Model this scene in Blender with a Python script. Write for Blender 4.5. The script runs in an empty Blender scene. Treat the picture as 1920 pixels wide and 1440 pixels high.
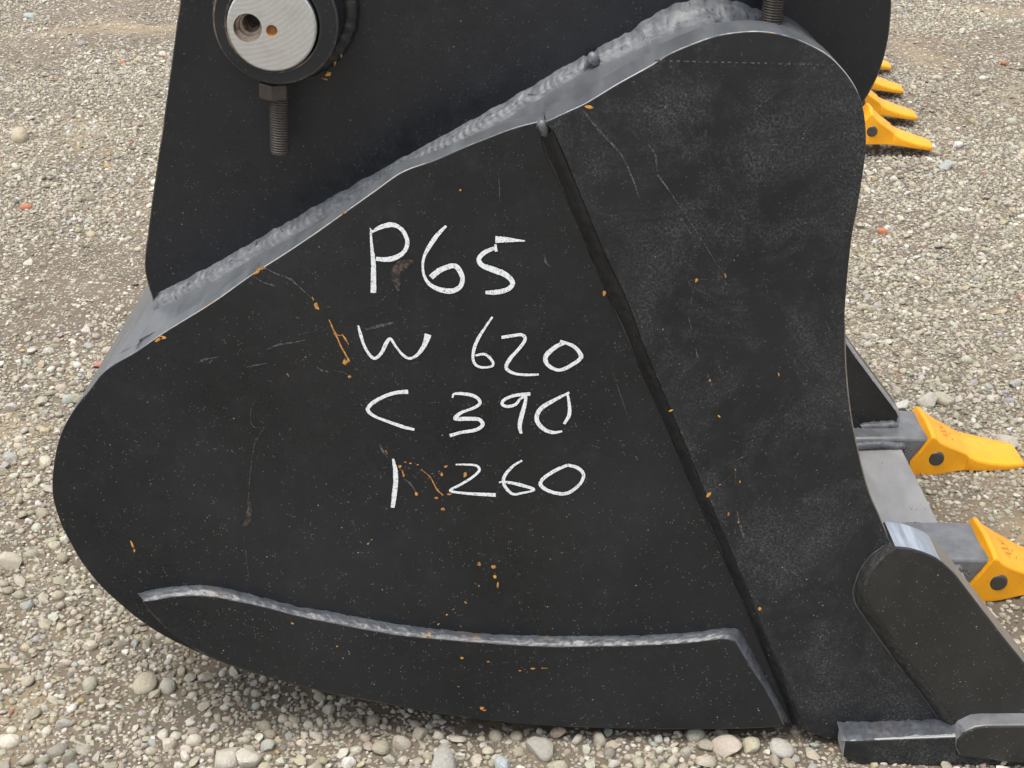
import bpy, bmesh, math, random
import numpy as np
from mathutils import Vector, Matrix, noise
from mathutils.geometry import tessellate_polygon

S = bpy.context.scene
C = S.collection
R = math.radians

# ------------------------------------------------------------------ camera
CAM_H = 0.85
PITCH = R(25.05)
FPX = 2886.0
cd = bpy.data.cameras.new('camera')
cam = bpy.data.objects.new('camera', cd)
C.objects.link(cam)
cam.location = (0, 0, CAM_H)
cam.rotation_euler = (R(90) - PITCH, 0, 0)
cd.sensor_width = 36.0
cd.lens = FPX / 1920 * 36.0
cd.clip_start = 0.02
cd.clip_end = 300
S.camera = cam

# ------------------------------------------------------------------ sky, sun, exposure
SUN_EL, SUN_AZ = R(72), R(-140)          # azimuth measured from +Y towards +X
w = bpy.data.worlds.new('World'); S.world = w; w.use_nodes = True
nt = w.node_tree; nt.nodes.clear()
sky = nt.nodes.new('ShaderNodeTexSky'); sky.sky_type = 'NISHITA'; sky.sun_disc = False
sky.sun_elevation = SUN_EL; sky.sun_rotation = SUN_AZ
sky.air_density = 1.0; sky.dust_density = 4.0; sky.ozone_density = 1.0
bgn = nt.nodes.new('ShaderNodeBackground'); bgn.inputs['Strength'].default_value = 0.15
wo = nt.nodes.new('ShaderNodeOutputWorld')
hs = nt.nodes.new('ShaderNodeHueSaturation'); hs.inputs['Saturation'].default_value = 0.30       # cloud veil: greyer sky
nt.links.new(sky.outputs[0], hs.inputs['Color']); nt.links.new(hs.outputs[0], bgn.inputs[0]); nt.links.new(bgn.outputs[0], wo.inputs[0])
sl = bpy.data.lights.new('sun', 'SUN'); sl.energy = 1.3; sl.angle = R(40); sl.color = (1, .93, .83)
so = bpy.data.objects.new('sun', sl); C.objects.link(so)
sd = Vector((math.sin(SUN_AZ) * math.cos(SUN_EL), math.cos(SUN_AZ) * math.cos(SUN_EL), math.sin(SUN_EL)))
so.rotation_euler = (-sd).to_track_quat('-Z', 'Y').to_euler()
S.view_settings.view_transform = 'Standard'; S.view_settings.look = 'None'
S.view_settings.exposure = 0.88; S.view_settings.gamma = 1

# ------------------------------------------------------------------ helpers
ct, st = math.cos(PITCH), math.sin(PITCH)
def W(u, v, D):
    """survey helper: photograph pixel + distance of the plane -> metres"""
    a = (u - 960) / FPX; b = (720 - v) / FPX
    k = D / (ct + b * st)
    return Vector((a * k, D, CAM_H + (-st + b * ct) * k))
def XZ(u, v, D):
    p = W(u, v, D); return (p.x, p.z)

def smooth(pts, step=0.004, closed=False):
    """Catmull-Rom through 2D/3D points; a point given as (p, 'c') keeps its corner"""
    P = []; corner = []
    for p in pts:
        if isinstance(p[-1], str): P.append(Vector(p[:-1])); corner.append(True)
        else: P.append(Vector(p)); corner.append(False)
    n = len(P); out = []
    segs = n if closed else n - 1
    for i in range(segs):
        p1 = P[i]; p2 = P[(i + 1) % n]
        p0 = P[i - 1] if (closed or i > 0) else p1
        p3 = P[(i + 2) % n] if (closed or i + 2 < n) else p2
        if corner[i]: p0 = p1 - (p2 - p1)
        if corner[(i + 1) % n]: p3 = p2 + (p2 - p1)
        L = (p2 - p1).length
        m = max(1, int(L / step))
        d1 = max((p1 - p0).length, 1e-6); d2 = max(L, 1e-6); d3 = max((p3 - p2).length, 1e-6)
        m1 = ((p2 - p0) / (d1 + d2)) * d2; m2 = ((p3 - p1) / (d2 + d3)) * d2
        for k in range(m):
            t = k / m; t2 = t * t; t3 = t2 * t
            out.append(p1 * (2*t3 - 3*t2 + 1) + m1 * (t3 - 2*t2 + t) + p2 * (-2*t3 + 3*t2) + m2 * (t3 - t2))
    if not closed: out.append(P[-1])
    return out

def wloc(o):
    v = Vector((0, 0, 0))
    while o: v += o.location; o = o.parent
    return v

def obj(name, verts, faces, mats, parent=None, angle=35, midx=None, label=None, bevel=0, bevmat=None, segs=2):
    off = wloc(parent)
    me = bpy.data.meshes.new(name)
    me.from_pydata([tuple(Vector(v) - off) for v in verts], [], faces)
    bm = bmesh.new(); bm.from_mesh(me)
    bmesh.ops.recalc_face_normals(bm, faces=bm.faces)
    bm.to_mesh(me); bm.free()
    if not isinstance(mats, (list, tuple)): mats = [mats]
    for m in mats: me.materials.append(m)
    if midx is not None:
        for p, i in zip(me.polygons, midx): p.material_index = i
    for p in me.polygons: p.use_smooth = True
    me.set_sharp_from_angle(angle=R(angle))
    o = bpy.data.objects.new(name, me); C.objects.link(o)
    if parent: o.parent = parent
    if label: o['label'] = label
    if bevel:
        b = o.modifiers.new('bevel', 'BEVEL'); b.width = bevel; b.segments = segs
        b.limit_method = 'ANGLE'; b.angle_limit = R(40); b.harden_normals = False
        if bevmat is not None: b.material = bevmat
    return o

def extrude(name, xz, D0, D1, mats, parent=None, side=None, **kw):
    """plate: closed outline in XZ between two distances"""
    n = len(xz)
    v = [(p[0], D0, p[1]) for p in xz] + [(p[0], D1, p[1]) for p in xz]
    f = [list(range(n)), list(range(2*n - 1, n - 1, -1))]
    f += [[i, (i + 1) % n, n + (i + 1) % n, n + i] for i in range(n)]
    if side: mats = list(mats) + [side]; kw['midx'] = [0, 0] + [len(mats) - 1] * n
    return obj(name, v, f, mats, parent, **kw)

def outline(pts, D, step=0.004, closed=True):
    q = [(*XZ(p[0], p[1], D), 'c') if len(p) == 3 else XZ(p[0], p[1], D) for p in pts]
    return smooth(q, step, closed)

def sweep(name, path, rad, mats, parent=None, nseg=10, ripple=0.0, pitch=0.004, rough=0.0, squash=(1, 1), cap=True, seed=0, **kw):
    """bead / rod along a 3D path with per-point radius"""
    n = len(path); V = []; F = []
    s = 0.0
    for i, p in enumerate(path):
        t = (path[min(i+1, n-1)] - path[max(i-1, 0)]).normalized()
        if i: s += (p - path[i-1]).length
        up = Vector((0, -1, 0)); 
        if abs(t.dot(up)) > .9: up = Vector((0, 0, 1))
        a = t.cross(up).normalized(); b = a.cross(t).normalized()
        r = rad[i] if hasattr(rad, '__len__') else rad
        endk = min(1, (i + .3) / 3, (n - 1 - i + .3) / 3) if cap else 1
        r *= math.sqrt(max(0.05, endk))
        for k in range(nseg):
            th = 2 * math.pi * k / nseg
            c, sn = math.cos(th), math.sin(th)
            rr = r
            if ripple: rr += ripple * math.sin((s - .0015 * c * c) / pitch * 2 * math.pi)
            if rough: rr += rough * (noise.noise(Vector((p.x*160 + seed, p.z*160 + c*1.6, p.y*160 + sn*1.6))) + .5*noise.noise(Vector((p.x*420, p.z*420 + c*3, seed + sn*3))))
            V.append(p + a * c * rr * squash[0] + b * sn * rr * squash[1])
    for i in range(n - 1):
        for k in range(nseg):
            F.append([i*nseg + k, i*nseg + (k+1) % nseg, (i+1)*nseg + (k+1) % nseg, (i+1)*nseg + k])
    F.append(list(range(nseg))); F.append(list(range(n*nseg - 1, (n-1)*nseg - 1, -1)))
    kw.setdefault('angle', 70)
    return obj(name, V, F, mats, parent, **kw)

def resample(P, step):
    out = [P[0]]; acc = 0
    for a, b in zip(P[:-1], P[1:]):
        L = (b - a).length; d = step - acc
        while d <= L:
            out.append(a.lerp(b, d / L)); d += step
        acc = (acc + L) % step if L else acc
    out.append(P[-1]); return out

def pxpath(pts, D, step=0.0015):
    P = smooth([W(p[0], p[1], D) for p in pts], step)
    return P
def interp_list(vals, n):
    return np.interp(np.linspace(0, len(vals)-1, n), range(len(vals)), vals)

def empty(name, loc, label, cat, group=None):
    o = bpy.data.objects.new(name, None); C.objects.link(o); o.location = loc
    o.empty_display_size = .05
    o['label'] = label; o['category'] = cat
    if group: o['group'] = group
    return o

# ------------------------------------------------------------------ materials
class NT:
    def __init__(s, name):
        s.m = bpy.data.materials.new(name); s.m.use_nodes = True
        s.t = s.m.node_tree; s.b = s.t.nodes['Principled BSDF']
        s.tc = s.t.nodes.new('ShaderNodeTexCoord').outputs['Object']
    def n(s, typ, **kw):
        x = s.t.nodes.new(typ)
        for k, v in kw.items(): setattr(x, k, v)
        return x
    def set(s, inp, v):
        if hasattr(v, 'is_linked') or hasattr(v, 'links'): s.t.links.new(v, inp)
        else: inp.default_value = v
    def noise(s, scale, detail=3, rough=.55, vec=None, dist=0):
        x = s.n('ShaderNodeTexNoise'); x.inputs['Scale'].default_value = scale
        x.inputs['Detail'].default_value = detail; x.inputs['Roughness'].default_value = rough
        x.inputs['Distortion'].default_value = dist
        s.t.links.new(vec or s.tc, x.inputs['Vector']); return x.outputs['Fac']
    def voro(s, scale, feat='F1', vec=None, out='Distance'):
        x = s.n('ShaderNodeTexVoronoi', feature=feat); x.inputs['Scale'].default_value = scale
        s.t.links.new(vec or s.tc, x.inputs['Vector']); return x.outputs[out]
    def ramp(s, f, a, b, lo=0., hi=1.):
        x = s.n('ShaderNodeMapRange'); x.inputs[1].default_value = a; x.inputs[2].default_value = b
        x.inputs[3].default_value = lo; x.inputs[4].default_value = hi
        s.t.links.new(f, x.inputs[0]); return x.outputs[0]
    def math(s, op, a, b=0.):
        x = s.n('ShaderNodeMath', operation=op); s.set(x.inputs[0], a); s.set(x.inputs[1], b); return x.outputs[0]
    def mix(s, f, a, b):
        x = s.n('ShaderNodeMix', data_type='RGBA'); s.set(x.inputs[0], f)
        for i, v in ((6, a), (7, b)):
            if isinstance(v, tuple): x.inputs[i].default_value = (*v, 1) if len(v) == 3 else v
            else: s.t.links.new(v, x.inputs[i])
        return x.outputs[2]
    def mapv(s, scale=(1,1,1), rot=(0,0,0)):
        x = s.n('ShaderNodeMapping'); x.inputs['Scale'].default_value = scale; x.inputs['Rotation'].default_value = rot
        s.t.links.new(s.tc, x.inputs['Vector']); return x.outputs[0]
    def bump(s, h, strength=.3, dist=.001, normal=None):
        x = s.n('ShaderNodeBump'); x.inputs['Strength'].default_value = strength; x.inputs['Distance'].default_value = dist
        s.t.links.new(h, x.inputs['Height'])
        if normal: s.t.links.new(normal, x.inputs['Normal'])
        return x.outputs[0]
    def out(s, **kw):
        for k, v in kw.items():
            k = {'color': 'Base Color', 'rough': 'Roughness', 'normal': 'Normal', 'metal': 'Metallic', 'ior': 'IOR', 'coat': 'Coat Weight', 'spec': 'Specular IOR Level'}[k]
            if isinstance(v, tuple): v = (*v, 1)
            s.set(s.b.inputs[k], v)
        return s.m

def black_paint(name, base=(.0062,.0082,.0110), dust=0.3, rough=.36, mottled=0.0, specks=1.0, dustcol=(.165,.170,.172)):
    g = NT(name)
    big = g.noise(7, 4, .6); fine = g.noise(520, 3, .65); mid = g.noise(60, 5, .65)
    col = g.mix(g.ramp(big, .35, .7, 0, dust * .10), base, dustcol)
    # patchy dusty bloom with a gritty grain
    patch = g.math('MULTIPLY', g.ramp(g.noise(12, 8, .74, dist=.6), .44, .60), g.ramp(fine, .42, .68))
    if mottled: 
        col = g.mix(g.math('MULTIPLY', patch, .24 * mottled), col, (.155,.160,.163))
    col = g.mix(g.math('MULTIPLY', g.ramp(mid, .55, .8), .09 * dust), col, dustcol)
    # tiny specks of grit stuck to the paint
    v1 = g.voro(420); sel = g.ramp(g.noise(150, 2), .52, .60)
    s1 = g.math('MULTIPLY', g.ramp(v1, .20, .08), sel)
    v2 = g.voro(190); sel2 = g.ramp(g.noise(70, 2, .5), .60, .68)
    s2 = g.math('MULTIPLY', g.ramp(v2, .13, .05), sel2)
    sp = g.math('MULTIPLY', g.math('MAXIMUM', g.math('MULTIPLY', s1, .40), g.math('MULTIPLY', s2, .75)), specks)
    sz = g.n('ShaderNodeSeparateXYZ'); g.t.links.new(g.tc, sz.inputs[0])
    sp = g.math('MINIMUM', g.math('MULTIPLY', sp, g.ramp(sz.outputs[2], .10, .50, 1.5, .6)), 1.0)     # more splashed grit low down
    col = g.mix(sp, col, (.42,.40,.36))
    h = g.math('ADD', g.math('MULTIPLY', g.noise(350, 3, .6), .7), g.math('MULTIPLY', g.noise(35, 3), .9))
    rg = g.math('ADD', g.ramp(mid, .3, .8, rough - .04, rough + .12), g.math('MULTIPLY', patch, .22))
    rg = g.math('ADD', rg, g.ramp(g.noise(3.5, 5, .65, dist=.6), .35, .65, -.07, .12))
    return g.out(color=col, rough=rg, normal=g.bump(h, .16, .0006), ior=1.5)

M = {}
M['plate'] = black_paint('black_plate_paint', dust=.45, rough=.29, specks=1.2)
M['plate2'] = black_paint('black_dusty_plate_paint', dust=.45, rough=.34, mottled=1.5, specks=1.0)
M['cutter'] = black_paint('black_cutter_paint', base=(.013,.0128,.012), dust=.8, rough=.32, mottled=.25)
M['ear'] = black_paint('black_ear_paint', base=(.0070,.0088,.0125), dust=.2, rough=.28, specks=1.0)
def shell_mat(name, base=(.07,.076,.084), rough=.33):
    g = NT(name)
    streak = g.noise(30, 4, .6, vec=g.mapv((1, .35, 4), (0, R(-32), 0)))
    col = g.mix(g.ramp(streak, .35, .7), base, tuple(c*1.5 for c in base))
    spot = g.math('MULTIPLY', g.ramp(g.voro(150), .22, .08), g.ramp(g.noise(60, 2), .55, .62))
    col = g.mix(g.math('MULTIPLY', spot, .7), col, (.02,.02,.022))
    col = g.mix(g.math('MULTIPLY', g.ramp(g.noise(16, 5, .7), .62, .78), .3), col, (.20,.15,.10))
    h = g.math('ADD', g.noise(500, 3), g.math('MULTIPLY', streak, 1.5))
    return g.out(color=col, rough=g.ramp(streak, .3, .7, rough, rough + .15), normal=g.bump(h, .2, .0006), ior=1.8)
M['shell'] = shell_mat('shell_paint_with_sky_sheen')  # black paint; its grey base has the sky reflection coloured in
M['lip'] = shell_mat('blade_paint_with_sky_sheen', (.21,.208,.205), .42)  # paler still: bright sky reflection put into the base colour
M['toe'] = black_paint('bluish_weld_toe', base=(.040,.043,.047), dust=.5, rough=.3)
M['dusty_edge'] = shell_mat('dusty_cut_edge', (.13,.115,.095), .45)
M['weld'] = None
g = NT('painted_weld_bead')
n1 = g.noise(75, 5, .62, vec=g.mapv((1, 1, 1.6), (0, R(-30), 0)), dist=1.2); n2 = g.noise(400, 3, .6)
col = g.mix(g.ramp(n1, .42, .66), (.082,.089,.099), (.135,.146,.160))  # blue-grey tone is sky sheen painted onto black-coated beads
pit = g.math('MULTIPLY', g.ramp(g.voro(130), .17, .09), g.ramp(g.noise(45, 2), .55, .6))
col = g.mix(pit, col, (.008,.008,.01))
crack = g.ramp(g.noise(60, 5, .72, dist=2.2), .59, .64)
col = g.mix(g.math('MULTIPLY', crack, .85), col, (.014,.014,.018))
M['weld'] = g.out(color=col, rough=.43, ior=1.5, normal=g.bump(g.math('ADD', g.math('MULTIPLY', n1, 2.0), g.math('MULTIPLY', n2, .4)), .24, .0009))
g = NT('rusty_edged_weld_bead')
n1 = g.noise(90, 6, .7, dist=1.0); 
col = g.mix(g.ramp(n1, .40, .66), (.045,.050,.058), (.088,.097,.112))  # grey here is painted sky sheen; the rust below is real
sepz = g.n('ShaderNodeSeparateXYZ'); g.t.links.new(g.tc, sepz.inputs[0])
col = g.mix(g.math('MULTIPLY', g.ramp(g.noise(28, 4, .7), .56, .68), .4), col, (.15,.09,.05))
M['weld_rust'] = g.out(color=col, rough=.36, ior=1.6, normal=g.bump(g.math('ADD', g.math('MULTIPLY', n1, 1.2), g.noise(300, 3)), .35, .0008))
M['weld_dark'] = black_paint('dark_weld_paint', base=(.013,.0135,.0145), dust=.3, rough=.33)
g = NT('worn_plate_edge')
n1 = g.noise(14, 4, .7); n2 = g.noise(38, 4, .7)
col = g.mix(g.ramp(n1, .42, .55), (.085,.09,.095), (.42,.43,.42))
col = g.mix(g.ramp(n2, .60, .66), col, (.50,.27,.09))
M['edge'] = g.out(color=col, rough=.35, metal=g.ramp(n1, .42, .55, 0, .35))
g = NT('dark_plate_edge')
n1 = g.noise(30, 4, .7)
col = g.mix(g.ramp(n1, .5, .65), (.03,.03,.03), (.20,.15,.10))
M['edge_dark'] = g.out(color=col, rough=.45)
g = NT('machined_steel')
sep = g.n('ShaderNodeMapping'); sep.inputs['Location'].default_value = (.247, 0, -.662)
g.t.links.new(g.tc, sep.inputs['Vector'])
wv = g.n('ShaderNodeTexWave', wave_type='RINGS', rings_direction='Y', wave_profile='SIN')
wv.inputs['Scale'].default_value = 88; wv.inputs['Distortion'].default_value = 1.6; wv.inputs['Detail'].default_value = 2
g.t.links.new(sep.outputs[0], wv.inputs['Vector'])
n1 = g.noise(40, 5, .7); 
col = g.mix(g.ramp(wv.outputs['Fac'], .1, .9), (.53,.54,.54), (.58,.59,.58))
col = g.mix(g.math('MULTIPLY', g.ramp(n1, .50, .72), .6), col, (.36,.34,.27))
M['steel'] = g.out(color=col, rough=g.ramp(n1, .3, .7, .33, .5), metal=.75, normal=g.bump(wv.outputs['Fac'], .09, .0003))
g = NT('bore_steel_with_grease')
n1 = g.noise(120, 4, .7)
M['bore'] = g.out(color=g.mix(g.ramp(n1, .45, .62), (.30,.25,.21), (.13,.085,.06)), rough=.4, metal=.5)
g = NT('orange_grease'); M['grease'] = g.out(color=g.mix(g.ramp(g.noise(150,3), .4, .6), (.45,.19,.03), (.25,.17,.12)), rough=.3)
g = NT('dark_hole'); M['hole'] = g.out(color=(.02,.015,.012), rough=.6)
g = NT('phosphated_bolt_steel')
n1 = g.noise(300, 4, .7)
M['bolt'] = g.out(color=g.mix(n1, (.05,.045,.04), (.12,.105,.09)), rough=.42, metal=.55)
g = NT('retaining_pin_steel'); M['pinsteel'] = g.out(color=g.mix(g.noise(200,3), (.06,.057,.052), (.11,.105,.10)), rough=.30, metal=.5)
g = NT('yellow_tooth_paint')
n1 = g.noise(25, 5, .7); n2 = g.noise(220, 4, .7)
col = g.mix(g.ramp(n1, .3, .75), (.76,.315,.006), (.86,.395,.013))
col = g.mix(g.math('MULTIPLY', g.ramp(g.noise(45, 6, .75, dist=.5), .63, .70), .75), col, (.48,.15,.03))
spk = g.math('MULTIPLY', g.ramp(g.voro(330), .2, .09), g.ramp(g.noise(90, 2), .55, .62))
col = g.mix(g.math('MULTIPLY', spk, .7), col, (.16,.08,.02))
M['yellow'] = g.out(color=col, rough=g.ramp(n2, .3, .7, .38, .52), normal=g.bump(g.math('ADD', n2, g.math('MULTIPLY', n1, 1.5)), .3, .0008))
g = NT('white_chalk')
n1 = g.noise(1500, 2, .6); n2 = g.noise(380, 2)
col = g.mix(g.ramp(g.math('ADD', g.math('MULTIPLY', n1, .65), g.math('MULTIPLY', n2, .35)), .385, .46), (.12,.125,.13), (.74,.78,.80))
M['chalk'] = g.out(color=col, rough=.9, spec=.2)
g = NT('orange_primer_chip')
n1 = g.noise(260, 3, .7)
M['chip'] = g.out(color=g.mix(g.ramp(n1, .4, .62), (.66,.31,.055), (.20,.10,.04)), rough=.6)
g = NT('pale_scratch')
n1 = g.noise(420, 3, .7)
M['scratch'] = g.out(color=g.mix(g.ramp(n1, .40, .68), (.018,.018,.019), (.12,.12,.115)), rough=.7)
g = NT('brown_rust_stain')
n1 = g.noise(300, 3, .7); n2 = g.noise(70, 3, .7)
M['rust'] = g.out(color=g.mix(g.ramp(g.math('MULTIPLY', n1, n2), .24, .32), (.016,.016,.017), (.085,.058,.045)), rough=.6)
g = NT('dust_bloom')
n1 = g.noise(900, 3, .7); n2 = g.noise(60, 4, .7)
M['bloom'] = g.out(color=g.mix(g.ramp(g.math('MULTIPLY', n1, n2), .25, .36), (.018,.0185,.02), (.085,.085,.083)), rough=.6)

# ------------------------------------------------------------------ the bucket, traced on its own side plane
D_MAIN, D_FRONT, D_CUT, D_EAR = 1.093, 1.081, 1.071, 1.186
SP_IN = 1.118                         # inner face of the near side plate
FAR_IN = 1.612                        # inner face of the far side plate
COR0, COR1 = 1.054, 1.660             # outer limits of the cutting edge
root = empty('excavator_bucket', (0.05, 1.35, 0.0), 'large black digging bucket with chalk numbers on its side, in front', 'excavator bucket')

main_px = [(1022,226,'c'),(1000,230),(960,241),(920,256),(870,276),(815,300),(755,322),(700,360),(645,399),(590,438),(530,478),(472,515),
  (400,566),(305,625),(254,660),(214,683),(190,702),(168,731),(150,752),(129,783),(114,814),(104,850),(98,896),(98,925),(103,950),(117,990),
  (132,1018),(150,1050),(183,1093),(217,1126),(267,1167),(317,1198),(367,1222),(433,1249),(520,1275),(600,1297),(691,1315),(775,1331),
  (855,1344),(946,1355),(1037,1363),(1147,1367),(1300,1369),(1400,1367),(1486,1363,'c'),(1440,1241),(1380,1096),(1313,946),(1247,792),(1205,700),(1143,560),(1063,372),(1018,271)]
main_xz = outline(main_px, D_MAIN)
main = extrude('side_plate', main_xz, D_MAIN, SP_IN, [M['plate']], root, side=M['shell'], bevel=.0009,
               label='black painted side plate carrying chalk writing')
front_px = [(1022,229,'c'),(1062,210),(1095,195),(1160,156),(1225,120),(1255,101),(1310,78),(1340,68),(1370,62),(1410,58.5),(1440,60),
  (1475,67),(1508,79),(1552,103),(1584,135),(1606,168),(1617,197),(1623,233),(1624,271),(1621,306),(1614,352),(1607,395),(1598,440),(1592,490),(1587,545),(1584,600),
  (1585,669),(1589,728),(1597,790),(1608,843),(1620,893),(1632,930),(1652,976),(1666,1011),(1678,1034),(1700,1080),(1780,1200),(1860,1330),(1905,1383,'c'),
  (1570,1386,'c'),(1530,1378),(1506,1368,'c'),(1461,1250),(1434,1190),(1405,1117),(1363,1017),(1317,912),(1280,825),(1247,746),(1213,667),(1174,563),(1136,483),(1087,365),(1039,251)]
front_xz = outline(front_px, D_FRONT)
fp = extrude('side_plate', front_xz, D_FRONT, SP_IN + .001, [M['plate2']], root, side=M['shell'], bevel=.0009,
             label='dusty thicker front side plate')
def edge_line(pts, D, r, parent):
    P = pxpath(pts, D + .0006, .003)
    P = [p + Vector((0, 0, -.0001)) for p in P]
    sweep('worn_edge', P, interp_list([r*.5, r, r, r, r*.6], len(P)), M['edge'], parent, nseg=6)
edge_line([(186,706),(214,683),(254,660.5),(305,625.5),(400,566.5),(472,515.5),(530,478.5),(590,438.5),(645,399.5),(700,360.5),(755,322.5),(815,300.5),(870,276.5),(920,256.5),(960,241.5),(1000,230.5)], D_MAIN, .0005, main)
edge_line([(1030,226.5),(1062,210.5),(1095,195.5),(1160,156.5),(1225,120.5),(1255,101.5),(1310,78.5),(1340,68.5),(1370,62.5),(1410,59),(1440,60.5),(1475,67.5),(1508,79.5),(1552,103.5),(1584,135.5),(1605,167),(1614,192)], D_FRONT, .00055, fp)
P = pxpath([(1584,600),(1585,669),(1589,728),(1597,790),(1608,843),(1620,893),(1632,930),(1652,976),(1664,1005)], D_FRONT + .0005, .003)
sweep('worn_edge', P, .0006, M['dusty_edge'], fp, nseg=6)
# the dark fillet along the step between both side plates
Lp = outline([(1018,262),(1063,372),(1108,476),(1143,560),(1171,617),(1205,700),(1247,792),(1280,867),(1313,946),(1347,1017),(1380,1096),(1413,1171),(1440,1241),(1470,1313),(1486,1358)], D_MAIN, .003, False)
Rp = outline([(1036,244),(1087,365),(1136,483),(1174,563),(1213,667),(1247,746),(1280,825),(1317,912),(1363,1017),(1405,1117),(1434,1190),(1461,1250),(1485,1313),(1505,1362)], D_FRONT, .003, False)
N = 330
def even(P, n):
    P = [Vector(p) for p in P]; L = [0]
    for a, b in zip(P[:-1], P[1:]): L.append(L[-1] + (b-a).length)
    t = np.linspace(0, L[-1], n)
    return [Vector([np.interp(x, L, [p[i] for p in P]) for i in range(len(P[0]))]) for x in t]
Lp = even(Lp, N); Rp = even(Rp, N)
V = []; F = []; K = 8
for i in range(N):
    a = Vector((Lp[i][0], D_MAIN + .0004, Lp[i][1])); b = Vector((Rp[i][0], D_FRONT - .0003, Rp[i][1]))
    out = Vector((-.8, -.45, -.3))
    wob = .0014 * noise.noise(Vector((0, i * .06, 3))) 
    a = a + Vector((-1, 0, -.5)) * abs(wob)
    for k in range(K + 1):
        t = k / K
        s = math.sin(math.pi * t)
        rp = .0004 * math.sin(i * .9 + 2.2 * s) + .0012 * noise.noise(Vector((i * .09, t * 2, 1)))
        V.append(a.lerp(b, t) + out * (s * (.0004 + rp * .6)))
for i in range(N - 1):
    for k in range(K): F.append([i*(K+1)+k, i*(K+1)+k+1, (i+1)*(K+1)+k+1, (i+1)*(K+1)+k])
obj('weld_bead', V, F, M['weld_dark'], fp, angle=80, label='dark weld along the step of the side plate')
# little pale weld end at the top of the joint
P = [W(1012, 222, D_MAIN - .004), W(1015, 229, D_MAIN - .0060), W(1018, 238, D_MAIN - .0065), W(1021, 248, D_MAIN - .005), W(1024, 258, D_MAIN - .002)]
sweep('weld_end', smooth(P, .0012), interp_list([.0036,.0044,.0038,.0030,.0015], len(smooth(P, .0012))), M['weld'], fp, rough=.0008)

# shell: one bent sheet; its top is read from the weld that runs over it
shell_top = [(290,583),(375,541),(475,484),(550,442),(625,399),(700,358),(780,314),(870,265),(960,216),(1035,171),(1110,128),(1185,96),(1235,68),(1280,50),(1322,43),(1375,42),(1425,46)]
top_xz = [XZ(u, v, 1.174) for u, v in shell_top]
# hump and the mouth end follow the front plate a hair lower
hump = [XZ(u, v, D_FRONT) for u, v in [(1508,79),(1552,103),(1584,135),(1606,168),(1615,190)]]
hump = [(x - .0012, z - .0016) for x, z in hump]
back = [XZ(u, v, D_MAIN) for u, v in [(214,683),(182,713),(168,731),(150,752),(129,783),(114,814),(104,850),(98,896),(98,925),(103,950),(117,990),(150,1050),(183,1093),(217,1126),
        (267,1167),(317,1198),(367,1222),(433,1249),(520,1275),(600,1297),(691,1315),(775,1331),(855,1344),(946,1355),(1037,1363),(1147,1367),(1300,1369),(1480,1368)]]
back = [(x + .0015, z + .0015) for x, z in back]
crease = XZ(254, 660, D_MAIN)
prof = [(-.001 + hump[-1][0], hump[-1][1])] + hump[-2::-1] + top_xz[::-1] + [(*(crease[0] , crease[1]-.001), 'c')] + back
def shell_z(x):
    xs = [p[0] for p in top_xz] + [hump[0][0]]; zs = [p[1] for p in top_xz] + [hump[0][1]]
    return float(np.interp(x, xs, zs))
sp = smooth(prof, .005)
V = []; F = []; ys = [SP_IN - .004] + list(np.linspace(SP_IN + .03, FAR_IN - .03, 12)) + [FAR_IN + .006]
cen = Vector((0, .32))
for j, y in enumerate(ys):
    for p in sp: V.append((p[0], y, p[1]))
m = len(sp); J = len(ys)
# inner skin
for j, y in enumerate(ys):
    for i, p in enumerate(sp):
        t = (sp[min(i+1, m-1)] - sp[max(i-1, 0)]).normalized(); nrm = Vector((-t[1], t[0]))
        V.append((p[0] + nrm[0]*.012, y, p[1] + nrm[1]*.012))
for base in (0, J*m):
    for j in range(J-1):
        for i in range(m-1): F.append([base+j*m+i, base+j*m+i+1, base+(j+1)*m+i+1, base+(j+1)*m+i])
for j in range(J-1):
    for i in (0, m-1): F.append([j*m+i, (j+1)*m+i, J*m+(j+1)*m+i, J*m+j*m+i])
for j in (0, J-1):
    for i in range(m-1): F.append([j*m+i, j*m+i+1, J*m+j*m+i+1, J*m+j*m+i])
shell = obj('shell', V, F, M['shell'], root, angle=30)
# weld seam lines across the nose of the shell (the pale facet left of the ear)
a0 = Vector(W(254, 659, D_MAIN)); 
seam = [Vector((a0.x - .001, y, a0.z + .0006)) for y in np.arange(1.10, 1.19, .002)]
sweep('weld_seam', seam, .0008, M['weld'], shell, rough=.0006, nseg=8)

# wear plate on the heel
wear_px = [(266,1127,'c'),(284,1125.5),(305,1121.5),(333,1117.5),(367,1116),(400,1118.5),(430,1123.5),(495,1137.5),(560,1154.5),(600,1162.5),(635,1169.5),(673,1177.5),(746,1189.5),(819,1197.5),(905,1204.5),(1019,1211.5),(1147,1210.5),(1220,1208.5),(1300,1203.5),(1335,1198.5),(1360,1197.5),(1377,1201.5),(1386,1214),(1409,1252),(1431,1285),(1456,1328),(1473,1362,'c'),(1400,1366.5),(1300,1368),(1147,1366),(1037,1362),(946,1354),(855,1343),(775,1330),(691,1314),(600,1296),(520,1274),(433,1248),(387,1229),(340,1201),(300,1168),(270,1134)]
wear = extrude('wear_plate', outline(wear_px, D_MAIN - .011), D_MAIN - .011, D_MAIN - .0002, [M['plate'], M['edge_dark']], root, bevel=.001, bevmat=1,
               label='curved black wear plate welded over the heel')

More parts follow.
